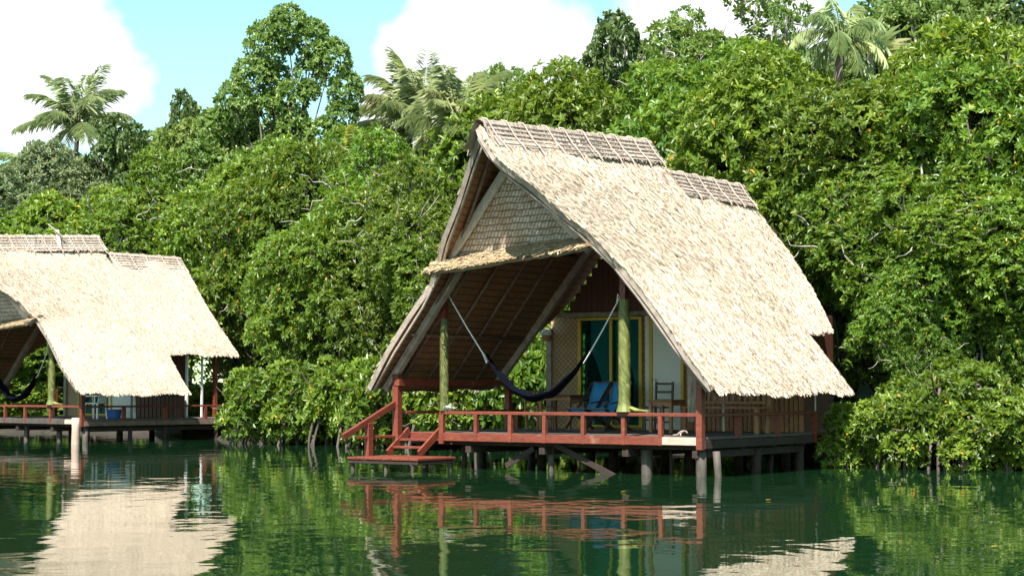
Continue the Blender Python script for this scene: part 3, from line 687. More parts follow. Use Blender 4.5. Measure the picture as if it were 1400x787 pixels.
left = hut('thatched_bungalow', (-11.565, 47.343), 41.76, 'far thatched bungalow at the left edge of the picture, standing on piles', 'stilt bungalows on the lagoon',
    dict(zs=.952, drop=.36, tE=3.14, tR1=2.57, tR2=5.56, tR2a=2.9, tEb=5.9, seed=31, ribs2=5, gw=1.95, gwr=1.5, gapex=4.95, gz=3.30, awz=(3.06, 3.30), aww=(2.1, 1.9), tdeck=5.9, stairs=False,
         balusters=[0.0, 1.46, 2.7, 3.7, 4.7, 5.7], tside=5.9, side_posts=[1.3, 2.7, 4.1, 5.8], twall=3.3, tback=4.4,
         piles=[(.05, .15, .08, 0), (1.5, .3, .08, 0), (3.1, .3, .08, 0), (4.7, .3, .08, 0), (6.1, .4, .08, 0), (.05, 1.6, .06, 0), (.05, 2.8, .08, 0), (.05, 4.6, .06, 0), (1.5, 2.3, .09, 0), (3.1, 2.3, .09, 0), (1.5, 5.8, .09, 0), (3.1, 5.8, .09, 0), (4.7, 5.8, .09, 0), (6.1, 3.8, .08, 0)],
         braces=[]))
def HW(h, s, t_, z):            # world point from hut coordinates
    a = -h.rotation_euler.z; return Vector((h.location.x - math.cos(a) * s + math.sin(a) * t_, h.location.y + math.sin(a) * s + math.cos(a) * t_, z * h.scale.z))

# extra parts of the near hut: steps, landing, handrail, lamp, hanging mat, side slats
stp = MB()
for s in (5.42, 6.14): stp.bar(Q(s, .06, .69), Q(s, -.56, .28), .045, .13)
st = stp.build('steps', MAT['red'], main)
for k in (0.36, 0.68):
    mb = MB(); y = .06 - .62 * k; z = .69 - .41 * k; mb.box(Q(5.445, y - .09, z - .045), Q(6.115, y + .09, z)); mb.build('tread', MAT['red'], st)
mb = MB(); mb.box(Q(5.36, .085, .50), Q(6.2, .13, .655)); mb.build('riser_board', MAT['red'], st)
mb = MB()
for i in range(8): mb.box(Q(4.72 + i * .2, -1.50, .20), Q(4.72 + i * .2 + .19, -.40, .245))
lp = mb.build('landing', MAT['red'], main)
mb = MB(); mb.box(Q(4.73, -1.48, .13), Q(6.30, -1.43, .195)); mb.box(Q(4.73, -.48, .13), Q(6.30, -.43, .195)); mb.box(Q(4.73, -1.42, .135), Q(4.78, -.49, .192)); mb.build('landing_frame', MAT['joist'], lp)
mb = MB()
for s, y in ((5.5, -1.4), (6.26, -1.4), (4.78, -.5), (6.26, -.5)): mb.tube([Q(s, y, -1.1), Q(s, y, .125)], .035, 7)
mb.build('landing_pile', MAT['pile'], lp)
mb = MB(); mb.bar(Q(6.22, -.20, 1.20), Q(6.22, -1.72, .60), .07, .10); hr = mb.build('handrail', MAT['red'], main)
mb = MB(); mb.box(Q(6.17, -1.07, .18), Q(6.27, -.94, .84)); mb.build('handrail_post', MAT['red'], hr)
mb = MB(); mb.box(Q(6.19, -1.36, .555), Q(6.25, -.29, .605)); mb.build('lower_rail', MAT['red'], hr)
mb = MB(); mb.tube([Q(5.60, 3.80, 2.40), Q(5.60, 3.80, 2.52)], [.09, .10], 12); lampo = mb.build('porch_lamp', MAT['terracotta'], main)
mb = MB(); mb.tube([Q(5.60, 3.80, 2.525), Q(5.60, 3.80, 2.56), Q(5.60, 3.80, 2.61), Q(5.60, 3.80, 2.64)], [.12, .115, .08, .03], 14); mb.build('lamp_shade', MAT['white'], lampo, True)
mb = MB(); mb.box(Q(5.61, 3.84, 2.44), Q(5.59, 3.94, 2.47)); mb.build('lamp_bracket', MAT['metal'], lampo)
# white cords / pipes on the right side
mb = MB(); mb.tube([Q(.02, 4.42, .5), Q(.02, 4.42, 1.72)], .018, 6); mb.build('downpipe', MAT['rope'], main)
mb = MB(); mb.tube([Q(1.55, 3.7, .66), Q(1.55, 3.7, 1.9)], .02, 6); mb.build('downpipe', MAT['white'], main, label='thin white pipe against the slatted wall')
mb = MB(); A = []
for i in range(9):
    for j in range(7):
        k = i / 8; x = .42 - .36 * (j / 6) * (1 - .75 * k); A.append(Q(x + .05, .42 + .02 * math.sin(j * 2.1 + k), 1.92 - 1.02 * k))
mb.add(A, [(i * 7 + j, i * 7 + j + 1, i * 7 + 8 + j, i * 7 + 7 + j) for i in range(8) for j in range(6)])
o = mb.build('hanging_mat', MAT['rafter']); md = o.modifiers.new('s', 'SOLIDIFY'); md.thickness = .012
tag(o, 'tapering grey-brown mat hanging beside the right corner post of the near porch', 'mat'); o.location = (MAIN_O[0], MAIN_O[1], 0); o.rotation_euler = (0, 0, -math.radians(35))

# far hut extras
for s, y, z1, lab in ((.35, 1.9, 1.75, 'white painted post beside the blue tub'), (.93, 4.15, 2.6, None), (.91, 4.7, 2.6, None)):
    mb = MB(); mb.box(Q(s, y, .65), Q(s - (.07 if y != 4.7 else .04), y + .06, z1)); mb.build('veranda_post', MAT['whitewood'], left, label=lab)
mb = MB(); mb.box(Q(.98, 5.2, .5), Q(.88, 5.3, 2.66)); mb.build('veranda_post', MAT['red'], left, label='red rear corner post')
mb = MB(); mb.box(Q(1.20, 2.0, .66), Q(.60, 2.07, 1.80)); mb.build('wall_panel', MAT['white'], left)
mb = MB(); mb.bar(Q(MID, 5.3, 5.05), Q(MID - .1, 7.0, 5.05), .12, .07); mb.build('ridge_plank', MAT['joist'], left)
mb = MB(); mb.bar(Q(MID - .35, 1.05, 5.72), Q(MID - .05, 1.15, 6.3), .10, .03); mb.bar(Q(MID - .25, 1.25, 6.05), Q(MID - .05, .85, 6.45), .06, .03); mb.build('ridge_repair', MAT['barge'], left)

# ------------------------------------------------------------------ furniture and loose things on the porch
def put(h, s, t_, z, rz=0):
    return tuple(HW(h, s, t_, z)), h.rotation_euler.z + rz
DZ = .652
def hammock(h, label, z0=0, stretch=1.0):
    r = empty('hammock', (h.location.x, h.location.y, 0), h.rotation_euler.z, label, 'hammock', 'hammocks strung between porch posts')
    A_ = Vector(Q(4.42, .10, 1.99 - z0)); B_ = Vector(Q(2.28, .10, 1.97 - z0)); mb = MB(); n = 26; m_ = 9; A = []
    for i in range(n):
        k = i / (n - 1); p = A_.lerp(B_, k); sag = (.72 + .02 * math.sin(k * 30)) * (1 - abs(2 * k - 1) ** 2.1); wd = .03 + .15 * math.sin(PI * k) ** .8
        for j in range(m_):
            a = -1 + 2 * j / (m_ - 1); dip = .11 * math.sin(PI * k) * (1 - a * a)
            A.append(p + Vector((0, wd * a, -sag + .08 - dip + .012 * math.sin(j * 5 + i * 1.3))))
    mb.add(A, [(i * m_ + j, i * m_ + j + 1, (i + 1) * m_ + j + 1, (i + 1) * m_ + j) for i in range(n - 1) for j in range(m_ - 1)])
    bd = mb.build('hammock_bed', MAT['navy'], r, True); sm = bd.modifiers.new('s', 'SOLIDIFY'); sm.thickness = .012
    for (P0, P1) in ((A_, Vector(Q(5.22, -.02, 3.20 - z0 if not z0 else 2.9))), (B_, Vector(Q(1.54, .0, 3.0 - z0 if not z0 else 2.7)))):
        mb = MB(); mb.tube([P0, P0.lerp(P1, .5) + Vector((0, 0, -.02)), P1], .013, 6)
        d = (P0 - P1).normalized()
        for j in range(7): mb.tube([P0 - d * .16, P0 + d * .07 + Vector((0, -.05 + .1 * j / 6, -.03 + .01 * j))], .006, 4)
        mb.tube([P1 + Vector((.0, 0, .0)), P1 + Vector((.02, -.1, .05)), P1 + Vector((.0, -.11, -.12))], .009, 4)
        mb.build('rope', MAT['rope'], r)
    return r
hammock(main, 'dark navy net hammock on white ropes slung across the near porch')
hm = hammock(left, 'dark hammock slung across the porch of the far left hut', .15)

def deck_chair():
    r = empty('deck_chair', (0, 0, 0), 0, 'x', 'deck chair', 'blue canvas deck chairs')
    for sg in (-1, 1):
        x = sg * .21
        mb = MB(); mb.bar((x, -.55, .02), (x, .42, .92), .025, .04); mb.build('frame_rail', MAT['furn_dark'], r)
        mb = MB(); mb.bar((x * .88, .42, .02), (x * .88, -.50, .42), .025, .04); mb.build('leg', MAT['furn_dark'], r)
        mb = MB(); mb.bar((x * 1.12, -.38, .52), (x * 1.12, .22, .58), .05, .02); mb.build('armrest', MAT['furn_dark'], r)
    mb = MB()
    for (y, z) in ((.42, .92), (-.50, .42), (-.55, .02), (.42, .02)): mb.bar((-.22, y, z), (.22, y, z), .025, .025)
    mb.build('crossbar', MAT['furn_dark'], r)
    prof = [(.43, .935), (.36, .78), (.23, .50), (.05, .28), (-.18, .24), (-.36, .31), (-.51, .435)]; A = []
    for y, z in prof:
        for j in range(5): A.append((-.185 + .0925 * j, y, z + .01 - .012 * math.sin(PI * j / 4)))
    mb = MB(); mb.add(A, [(i * 5 + j, i * 5 + j + 1, i * 5 + 6 + j, i * 5 + 5 + j) for i in range(6) for j in range(4)])
    o = mb.build('canvas', MAT['blue'], r, True); sm = o.modifiers.new('s', 'SOLIDIFY'); sm.thickness = .006
    return r
dc = deck_chair(); dc.location, rz = put(main, 4.02, 2.95, DZ); dc.rotation_euler.z = rz
dc['label'] = 'blue canvas deck chair beside the dark porch table, the left of the pair'
d2 = copy_tree(dc); d2.location, rz = put(main, 3.56, 2.95, DZ); d2.rotation_euler.z = rz
d2['label'] = 'blue canvas deck chair partly hidden by the leaf-wrapped post'

def table(name, w, d, h, top, legm, label, s, t_, rz0=0):
    r = empty(name, (0, 0, 0), 0, label, 'table'); hw, hd = w / 2, d / 2
    mb = MB(); mb.box((-hw - .04, -hd - .04, h - .035), (hw + .04, hd + .04, h)); mb.build('tabletop', top, r)
    mb = MB(); mb.box((-hw, -hd, h - .11), (hw, -hd + .025, h - .037)); mb.box((-hw, hd - .025, h - .11), (hw, hd, h - .037)); mb.build('apron', legm, r)
    for a in (-1, 1):
        for b_ in (-1, 1):
            mb = MB(); mb.box((a * hw - .028, b_ * hd - .028, 0), (a * hw + .028, b_ * hd + .028, h - .036)); mb.build('leg', legm, r)
    r.location, z = put(main, s, t_, DZ); r.rotation_euler.z = z + rz0
table('porch_table', .66, .5, .68, MAT['furn_dark'], MAT['furn'], 'wooden table with dark top standing left of the blue deck chairs', 4.66, 2.95)
table('side_table', .42, .42, .60, MAT['furn'], MAT['furn'], 'small brown wooden table in front of the white door', 2.05, 2.45)

def chair(label, s, t_, rz0, h=.93, slats=3, mat='furn_dark'):
    r = empty('wooden_chair', (0, 0, 0), 0, label, 'chair', 'wooden chairs on the near porch')
    m_ = MAT[mat]
    for a in (-1, 1):
        mb = MB(); mb.bar((a * .18, .19, 0), (a * .18, .26, h), .035, .035, up=(0, 1, 0)); mb.build('leg', m_, r)
        mb = MB(); mb.bar((a * .18, -.19, 0), (a * .18, -.19, .43), .035, .035, up=(0, 1, 0)); mb.build('leg', m_, r)
    mb = MB(); mb.box((-.21, -.22, .43), (.21, .21, .46)); mb.build('seat', m_, r)
    mb = MB()
    for i in range(slats): mb.box((-.162, .22 + .012 * i, .56 + i * (h - .62) / (slats - 1)), (.162, .245 + .012 * i, .60 + i * (h - .62) / (slats - 1)))
    mb.build('backrest', m_, r)
    mb = MB(); mb.box((-.162, -.2, .2), (.162, -.18, .23)); mb.box((-.162, .195, .15), (.162, .215, .18)); mb.build('stretcher', m_, r)
    r.location, z = put(main, s, t_, DZ); r.rotation_euler.z = z + rz0; return r
chair('dark ladder-back chair standing against the white door', 2.76, 3.35, 0)
chair('brown wooden chair behind the hammock at the left end of the porch', 5.15, 2.9, 1.2, .78, 3, 'furn')
# slatted bench by the side rail
r = empty('slatted_bench', (0, 0, 0), 0, 'orange-brown wooden bench with an upright slatted back by the right side rail', 'bench')
for a in (-1, 1):
    mb = MB(); mb.bar((a * .72, .2, 0), (a * .72, .34, 1.0), .07, .09, up=(0, 1, 0)); mb.build('leg', MAT['furn'], r)
    mb = MB(); mb.bar((a * .72, -.24, 0), (a * .72, -.24, .44), .06, .06, up=(0, 1, 0)); mb.build('leg', MAT['furn'], r)
mb = MB(); mb.box((-.78, -.28, .44), (.78, .24, .48)); mb.build('seat', MAT['furn'], r)
mb = MB(); mb.box((-.68, .30, .92), (.68, .35, .99)); mb.box((-.68, .22, .52), (.68, .27, .57))
for i in range(11): mb.bar((-.62 + i * .124, .25, .57), (-.62 + i * .124, .325, .92), .05, .02, up=(0, 1, 0))
mb.build('backrest', MAT['furn'], r)
r.location, z = put(main, .95, 2.7, DZ); r.rotation_euler.z = z
# flowers on rail
r = empty('flower_bowl', put(main, 5.16, 0.0, 1.047)[0], 0, 'white flowers in a small bowl on the red rail beside the left leaf-wrapped post', 'flowers')
mb = MB(); mb.tube([(0, 0, 0), (0, 0, .02), (0, 0, .04)], [.03, .05, .06], 10); mb.build('bowl', MAT['pale_wood'], r)
rng = np.random.default_rng(5); P = rng.normal(size=(12, 3)) * [.05, .03, .008] + [0, 0, .05]; Vv, Ff, tt, n_ = rosettes(rng, P, np.tile([0, 0, 1.0], (12, 1)), 6, .05, .035)
link('petals', raw_mesh('petals', Vv, Ff, [MAT['white']], rnd=np.repeat(tt, 2)), r)
# driftwood on the bare corner of the deck
mb = MB(); mb.tube([(-.22, 0, .03), (-.12, .02, .035), (-.02, .0, .10), (.08, .03, .14), (.15, .0, .08)], [.02, .03, .035, .03, .015], 7); mb.tube([(-.02, 0, .10), (.0, -.05, .045), (.02, -.08, .02)], [.025, .02, .012], 6)
o = mb.build('driftwood', MAT['rafter'], None, True); o.location, z = put(main, .42, .12, DZ); o.rotation_euler.z = z; o.scale = (.75,) * 3; tag(o, 'curved piece of bleached driftwood on the bare front corner of the near deck', 'driftwood')
# far hut: white chair, blue tub, table
def plastic_chair():
    r = empty('plastic_chair', (0, 0, 0), 0, 'white plastic garden chair on the deck of the far left hut', 'chair')
    for a in (-1, 1):
        for b_ in (-1, 1): mb = MB(); mb.bar((a * .24, b_ * .22, 0), (a * .2, b_ * .19, .42), .04, .04); mb.build('leg', MAT['white'], r)
        mb = MB(); mb.bar((a * .25, -.2, .62), (a * .25, .22, .64), .05, .03); mb.bar((a * .25, -.2, .4), (a * .25, -.2, .62), .03, .03); mb.build('armrest', MAT['white'], r)
    mb = MB(); mb.box((-.22, -.22, .41), (.22, .2, .44)); mb.build('seat', MAT['white'], r)
    mb = MB()
    for i in range(5): mb.bar((-.18 + i * .09, .2, .44), (-.18 + i * .09, .3, .85), .05, .02, up=(0, 1, 0))
    mb.bar((-.22, .3, .86), (.22, .3, .86), .03, .06); mb.build('backrest', MAT['white'], r); return r
pc = plastic_chair(); pc.location, z = put(left, .75, .95, .652); pc.rotation_euler.z = z - 1.2
mb = MB(); mb.tube([(0, 0, 0), (0, 0, .04), (0, 0, .24), (0, 0, .26), (0, 0, .25), (0, 0, .03)], [.16, .18, .21, .225, .19, .15], 18)
o = mb.build('plastic_tub', MAT['bluetub'], None, True); o.location, z = put(left, .45, 1.35, .652); tag(o, 'blue plastic tub on the deck of the far left hut, below the white panel', 'tub')
# mooring post in front of the far hut
mb = MB(); mb.tube([(0, 0, -1.5), (0, 0, -.2), (.01, 0, .4), (0, 0, .70)], [.11, .11, .105, .10], 10); o = mb.build('mooring_post', MAT['pale_wood'], None, True)
o.location = at(103, 600, 45.6); o.location.z = 0; tag(o, 'thick pale wooden post in the water in front of the far left hut', 'post')

# ------------------------------------------------------------------ buildings seen through the trees on the right
r = empty('green_cottage', at(1190, 520, 42.5), -.5, 'pale green boarded cottage half hidden behind the trees right of the near hut', 'cottage'); r.location.z = .45
mb = MB()
for i in range(22): mb.box((-2.2, 0, i * .125), (2.2, .08, i * .125 + .118))
mb.box((-2.2, .09, 0), (-2.1, 3.0, 2.7)); mb.box((2.1, .09, 0), (2.2, 3.0, 2.7)); mb.box((-2.09, 2.9, 0), (2.09, 3.0, 2.7)); mb.build('wall', MAT['greenwall'], r)
mb = MB(); mb.prism([(-2.6, 2.70), (2.6, 2.70), (0, 4.1)], -.5, 3.4); mb.build('roof', MAT['cap'], r)
r = empty('red_boathouse', at(1375, 520, 44), .25, 'reddish brown timber hut glimpsed through the mangroves at the far right', 'hut'); r.location.z = .4
mb = MB()
for i in range(30): mb.box((-2.4 + i * .16, 0, .1), (-2.4 + i * .16 + .15, .06, 2.3))
mb.box((-2.4, .07, .1), (-2.3, 2.5, 2.3)); mb.box((2.3, .07, .1), (2.4, 2.5, 2.3)); mb.build('wall', MAT['brown'], r)
mb = MB(); mb.bar((-2.5, -.6, 1.0), (2.5, -.6, 1.0), .06, .08)
for x in (-2.4, -1.2, 0, 1.2, 2.4): mb.bar((x, -.6, 0), (x, -.6, 2.3), .09, .09)
mb.build('railing', MAT['red'], r)
mb = MB(); mb.prism([(-2.9, 2.31), (2.9, 2.31), (0, 3.9)], -1.0, 3.0); mb.build('roof', MAT['cap'], r)

# ------------------------------------------------------------------ trees
def species(name, seed, height, blobs, dens, nleaf, ln, wd, mat, r0=.1, bark='bark', roots=0, twigs=0, fork=.2, cat='tree', **kw):
    t_ = empty(name, (0, -50, 0), 0, 'x', cat)
    cr, n = make_crown(seed, blobs, dens, nleaf, ln, wd, MAT[mat], **kw)
    link('crown', cr, t_); link('trunk', make_trunk(seed, blobs, height, r0, MAT[bark], fork=fork, roots=roots, twigs=twigs), t_)
    co = np.empty(len(cr.vertices) * 3, dtype=np.float32); cr.vertices.foreach_get('co', co); t_['h'] = float(np.percentile(co[2::3], 99.6)); return t_
rg = np.random.default_rng(42)
SP = {}
SP['A'] = species('mangrove_tree', 1, 6.6, ellipsoid_blobs(np.random.default_rng(1), 46, (0, 0, 3.7), (2.5, 2.2, 3.0), .55, 1.0), 44, 8, .118, .052, 'leaf', r0=.11, roots=9, twigs=26)
SP['B'] = species('mangrove_tree', 2, 7.2, ellipsoid_blobs(np.random.default_rng(2), 46, (0, 0, 4.0), (2.2, 2.3, 3.3), .5, .95), 46, 8, .115, .050, 'leaf', r0=.10, roots=7, twigs=90, bark='pale_bark')
SP['E'] = species('mangrove_tree', 9, 6.0, ellipsoid_blobs(np.random.default_rng(9), 42, (0, 0, 3.3), (2.8, 2.2, 2.7), .5, .95), 42, 8, .122, .054, 'leaf', r0=.12, roots=9, twigs=22)
SP['L'] = species('mangrove_shrub', 3, 2.0, ellipsoid_blobs(np.random.default_rng(3), 22, (0, 0, 1.05), (1.75, 1.2, .75), .30, .55), 56, 8, .132, .058, 'leaf', r0=.05, roots=12, twigs=14, cat='shrub')
SP['O'] = species('broadleaf_tree', 4, 10.0, [((-2.5, 0, 6.3), .45), ((-2.0, .3, 7.0), .5), ((-1.5, 0, 7.6), .5), ((-1.0, .2, 8.2), .55), ((-.7, .3, 9.0), .55), ((-.1, 0, 9.4), .5), ((.5, .2, 9.1), .5), ((1.1, 0, 8.6), .5), ((1.5, 0, 7.9), .42), ((1.4, 0, 7.3), .4),
    ((-.4, .6, 8.3), .3), ((.5, 0, 7.9), .25), ((.0, 0, 7.7), .42), ((-.6, .2, 7.5), .38), ((.5, .2, 8.4), .38), ((-1.2, .1, 6.1), .45), ((.1, .2, 7.0), .5), ((.9, 0, 6.6), .6), ((-.5, .3, 6.3), .55), ((-1.2, .5, 6.9), .3), ((-1.8, 0, 5.8), .6), ((.4, .4, 6.0), .6), ((-2.7, 0, 5.3), .6), ((1.4, 0, 6.1), .5), ((-.8, 0, 5.3), .7), ((.6, .3, 5.1), .7), ((-1.9, .3, 4.8), .7), ((0, 0, 4.3), .9), ((1.2, 0, 4.5), .7)],
    95, 7, .115, .06, 'leaf_broad', r0=.12, bark='bark', fork=.3, yellow=0)
SP['K'] = species('dark_broadleaf_tree', 5, 8.0, ellipsoid_blobs(np.random.default_rng(5), 24, (0, 0, 5.4), (1.7, 1.5, 2.6), .26, .58), 42, 7, .15, .085, 'leaf_dark', r0=.12, yellow=0, twigs=8)
SP['S'] = species('slender_tree', 6, 9.0, ellipsoid_blobs(np.random.default_rng(6), 26, (0, 0, 6.6), (1.5, 1.4, 2.2), .22, .52, .9), 42, 7, .11, .055, 'leaf_broad', r0=.09, bark='pale_bark', yellow=0, twigs=20, fork=.45)
SP['F'] = species('feathery_tree', 7, 8.0, ellipsoid_blobs(np.random.default_rng(7), 36, (0, 0, 4.8), (2.4, 2.0, 3.0), .5, .9), 52, 8, .13, .05, 'leaf_grey', r0=.12, bark='pale_bark', yellow=0)
SP['R'] = species('broadleaf_tree', 8, 8.5, ellipsoid_blobs(np.random.default_rng(8), 40, (0, 0, 5.0), (2.5, 2.0, 3.2), .40, .80), 50, 7, .125, .06, 'leaf_broad', r0=.13, bark='pale_bark', yellow=.004, twigs=14)
used = set()
def tree(k, u, vtop, D, label, group=None, wx=1.0, rz=None, z0=0.0):
    src = SP[k]
    if k in used: o = copy_tree(src)
    else: o = src; used.add(k)
    p = at(u, vtop, D); hs = (p.z - z0) / src['h']
    o.location = (p.x, D, z0); sc = hs ** .5 * 1.0 if k != 'O' else hs
    o.scale = (sc * wx, sc * wx, hs); o.rotation_euler = (0, 0, (rz if rz is not None else random.Random(int(u * 7 + D)).uniform(0, 6.28)))
    o['label'] = label
    if group: o['group'] = group
    return o
G1 = 'mangroves lining the shore'; G2 = 'low mangrove shrubs at the waterline'; G3 = 'taller trees on the skyline'
# front mangroves, left bay between the huts
tree('A', 425, 320, 49.0, 'mangrove leaning over the water just right of the far hut roof', G1, wx=.9)
tree('E', 480, 270, 47.5, 'wide mangrove in the middle of the bay between the two huts', G1)
tree('B', 560, 225, 46.0, 'mangrove whose crown touches the left raking edge of the near thatched roof', G1)
tree('A', 620, 330, 44.0, 'mangrove seen under the left eave of the near hut', G1)
tree('E', 400, 205, 54.5, 'mangrove behind the wide one in the bay, below the big open tree', G1)
tree('B', 520, 190, 52.0, 'mangrove below the two coconut palms left of the near roof', G1, wx=1.1)
tree('A', 330, 215, 58.0, 'mangrove rising behind the rear ridge of the far hut', G1, wx=1.15)
tree('B', 365, 300, 55.5, 'mangrove beside the rear eave of the far hut, under the taller crowns', G1, wx=1.1)
tree('B', 230, 215, 60.0, 'mangrove directly above the rear roof of the far hut', G1, wx=1.2)
tree('E', 130, 262, 61.0, 'mangrove above the front ridge of the far hut', G1, wx=1.2)
tree('A', 20, 290, 62.0, 'mangrove above the front ridge at the left edge of the picture', G1, wx=1.2)
tree('E', 460, 185, 58.0, 'mangrove at the foot of the coconut palm pair, behind the bay', G1, wx=1.2)
tree('L', 375, 500, 46.8, 'low mangrove shrub at the waterline right of the far hut', G2, z0=-.45)
tree('L', 428, 490, 46.4, 'low mangrove shrub at the waterline in the middle of the bay', G2, rz=1.0, z0=-.45)
tree('L', 480, 490, 45.3, 'low mangrove shrub at the waterline left of the red steps', G2, rz=2.2, z0=-.45)
tree('L', 550, 485, 43.4, 'low mangrove shrub seen through the left porch railing', G2, rz=.4, z0=-.5)
tree('L', 610, 480, 42.4, 'low mangrove shrub seen between the left leaf-wrapped post and the corner post', G2, rz=5.4, z0=-.5)
tree('L', 670, 460, 42.0, 'low mangrove shrub behind the porch seen under the hammock', G2, rz=3.0, z0=-.5)
tree('L', 735, 425, 41.5, 'low mangrove shrub seen between the porch roof and the bamboo wall', G2, rz=4.0, z0=-.5)
tree('L', 840, 500, 41.4, 'low mangrove shrub hidden behind the room of the near hut', G2, rz=1.0, z0=-.5, wx=1.3)
tree('L', 960, 500, 41.4, 'low mangrove shrub in the shade at the back of the near hut piles', G2, rz=2.0, z0=-.5, wx=1.3)
tree('L', 1070, 500, 39.6, 'low mangrove shrub behind the right rear piles of the near hut', G2, rz=3.3, z0=-.5, wx=1.2)
tree('A', 740, 330, 45.0, 'mangrove standing behind the room of the near hut', G1)
tree('A', 60, 400, 60.0, 'mangrove seen through the porch of the far hut', G1, wx=1.3)
tree('L', 40, 520, 60.0, 'low shrub seen under the porch roof of the far hut', G2, z0=-.5, wx=1.6)
tree('L', 180, 520, 59.5, 'low shrub in the shade behind the far hut', G2, z0=-.5, wx=1.7)
tree('L', 290, 520, 56.5, 'low shrub beside the rear corner post of the far hut', G2, z0=-.5, wx=1.2, rz=2)
# behind and above the near hut
tree('B', 640, 190, 50.0, 'mangrove behind the apex of the near roof', G1)
tree('E', 742, 132, 49.0, 'mangrove rising behind the front ridge of the near roof', G1, wx=1.2)
tree('A', 800, 108, 47.0, 'mangrove behind the middle of the front ridge, with yellow leaves', G1, wx=1.15)
tree('B', 900, 90, 45.0, 'mangrove behind the step between the two ridges of the near roof', G1, wx=1.2)
tree('E', 1000, 75, 43.0, 'mangrove behind the rear ridge of the near roof', G1, wx=1.1)
tree('A', 1090, 85, 40.5, 'mangrove right of the rear ridge, below the grey drooping palm', G1, wx=1.1)
tree('B', 1020, 230, 42.0, 'mangrove pressed against the rear raking edge of the near roof', G1)
tree('E', 1130, 230, 38.0, 'mangrove hanging over the rear eave of the near hut', G1, z0=2.3, wx=.8)
tree('A', 1200, 125, 38.5, 'tall mangrove below the spiky pandanus', G1, z0=.3, wx=1.1)
tree('B', 1250, 170, 36.5, 'mangrove with bare grey twigs in the middle of the right bank', G1, z0=.5, wx=1.1)
tree('E', 1300, 50, 38.5, 'tall mangrove rising to the top of the picture near the right edge', G1, z0=.3, wx=1.1)
tree('A', 1385, 90, 36.5, 'tall mangrove cut off by the right edge of the picture', G1, z0=.3, wx=1.1)
tree('B', 1340, 230, 35.0, 'mangrove with a dark hollow below it near the right edge', G1, z0=1.7, wx=1.1)
tree('A', 1250, 320, 35.0, 'leafy mangrove right of the near hut eave, over the shrubs', G1, z0=1.0, wx=.8)
tree('E', 1420, 250, 34.5, 'mangrove crown half outside the right edge above the shrubs', G1, z0=1.3)
tree('B', 1262, 400, 34.5, 'shaded lower mangrove crown behind the waterline shrubs on the right', G1, z0=0, wx=.6)
tree('E', 1395, 420, 34.6, 'lower mangrove crown right of the dark hollow, cut by the picture edge', G1, z0=0, wx=.7)
tree('A', 1480, 150, 35.5, 'mangrove beyond the right picture edge', G1, z0=.2)
tree('L', 1190, 548, 32.9, 'low bright green mangrove shrub touching the right side of the near hut', G2, rz=.2, z0=-.4, wx=.8)
tree('L', 1232, 535, 32.6, 'low mangrove shrub at the waterline, second from the near hut', G2, rz=1.4, z0=-.4, wx=.9)
tree('L', 1290, 492, 32.2, 'low mangrove shrub at the waterline with bright new leaves, third from the near hut', G2, rz=2.9, z0=-.4, wx=.95)
tree('L', 1345, 545, 31.6, 'low mangrove shrub at the waterline, fourth from the near hut', G2, rz=.9, z0=-.4, wx=.95)
tree('L', 1400, 520, 31.9, 'low mangrove shrub at the waterline cut by the right picture edge', G2, rz=4.2, z0=-.4, wx=.95)
# skyline
tree('O', 398, 14, 60.0, 'large open-crowned broadleaf tree standing above the bay against the sky', G3, rz=0, wx=.86)
tree('K', 262, 125, 63.0, 'dark-leaved tree with a pointed top left of the large open tree', G3, wx=.6)
tree('K', 178, 158, 64.0, 'dark-leaved tree just right of the leftmost palm', G3, wx=.9)
tree('F', 45, 240, 64.0, 'grey-green feathery tree at the left end of the skyline', G3, wx=1.2)
tree('F', 118, 205, 65.0, 'grey-green feathery tree under the leftmost palm', G3, wx=1.1)
tree('R', 330, 150, 62.0, 'mid green tree left of the foot of the large open tree', G3)
tree('R', 690, 95, 60.0, 'rounded green tree on the skyline right of the coconut palms', G3, wx=.7)
tree('S', 780, 88, 54.0, 'small thin tree on the skyline above the front ridge', G3, wx=.7)
tree('K', 858, 14, 52.0, 'dark conical tree standing out on the skyline above the near roof', G3, wx=.9)
tree('S', 935, 12, 50.0, 'slender tree right of the dark conical one', G3, wx=1.1)
tree('S', 1000, -22, 50.0, 'slender airy tree reaching the top of the picture above the rear ridge', G3, wx=1.2)
tree('S', 1062, -15, 49.0, 'thin sparse tree left of the grey drooping palm', G3)
tree('R', 1265, -12, 45.0, 'broadleaf tree on the skyline right of the pandanus', G3)
tree('R', 1345, -15, 46.0, 'broadleaf tree on the skyline near the right corner', G3)
tree('K', 1420, -20, 44.0, 'dark tree in the top right corner of the picture', G3)
tree('R', 1150, 85, 47.0, 'broadleaf tree behind the grey drooping palm', G3)
tree('R', 960, 60, 55.0, 'broadleaf tree behind the slender trees above the rear ridge', G3)
tree('R', 240, 180, 66.0, 'broadleaf tree behind the two dark-leaved trees', G3, wx=1.2)
tree('R', 570, 200, 64.0, 'broadleaf tree behind the foot of the coconut palms', G3)

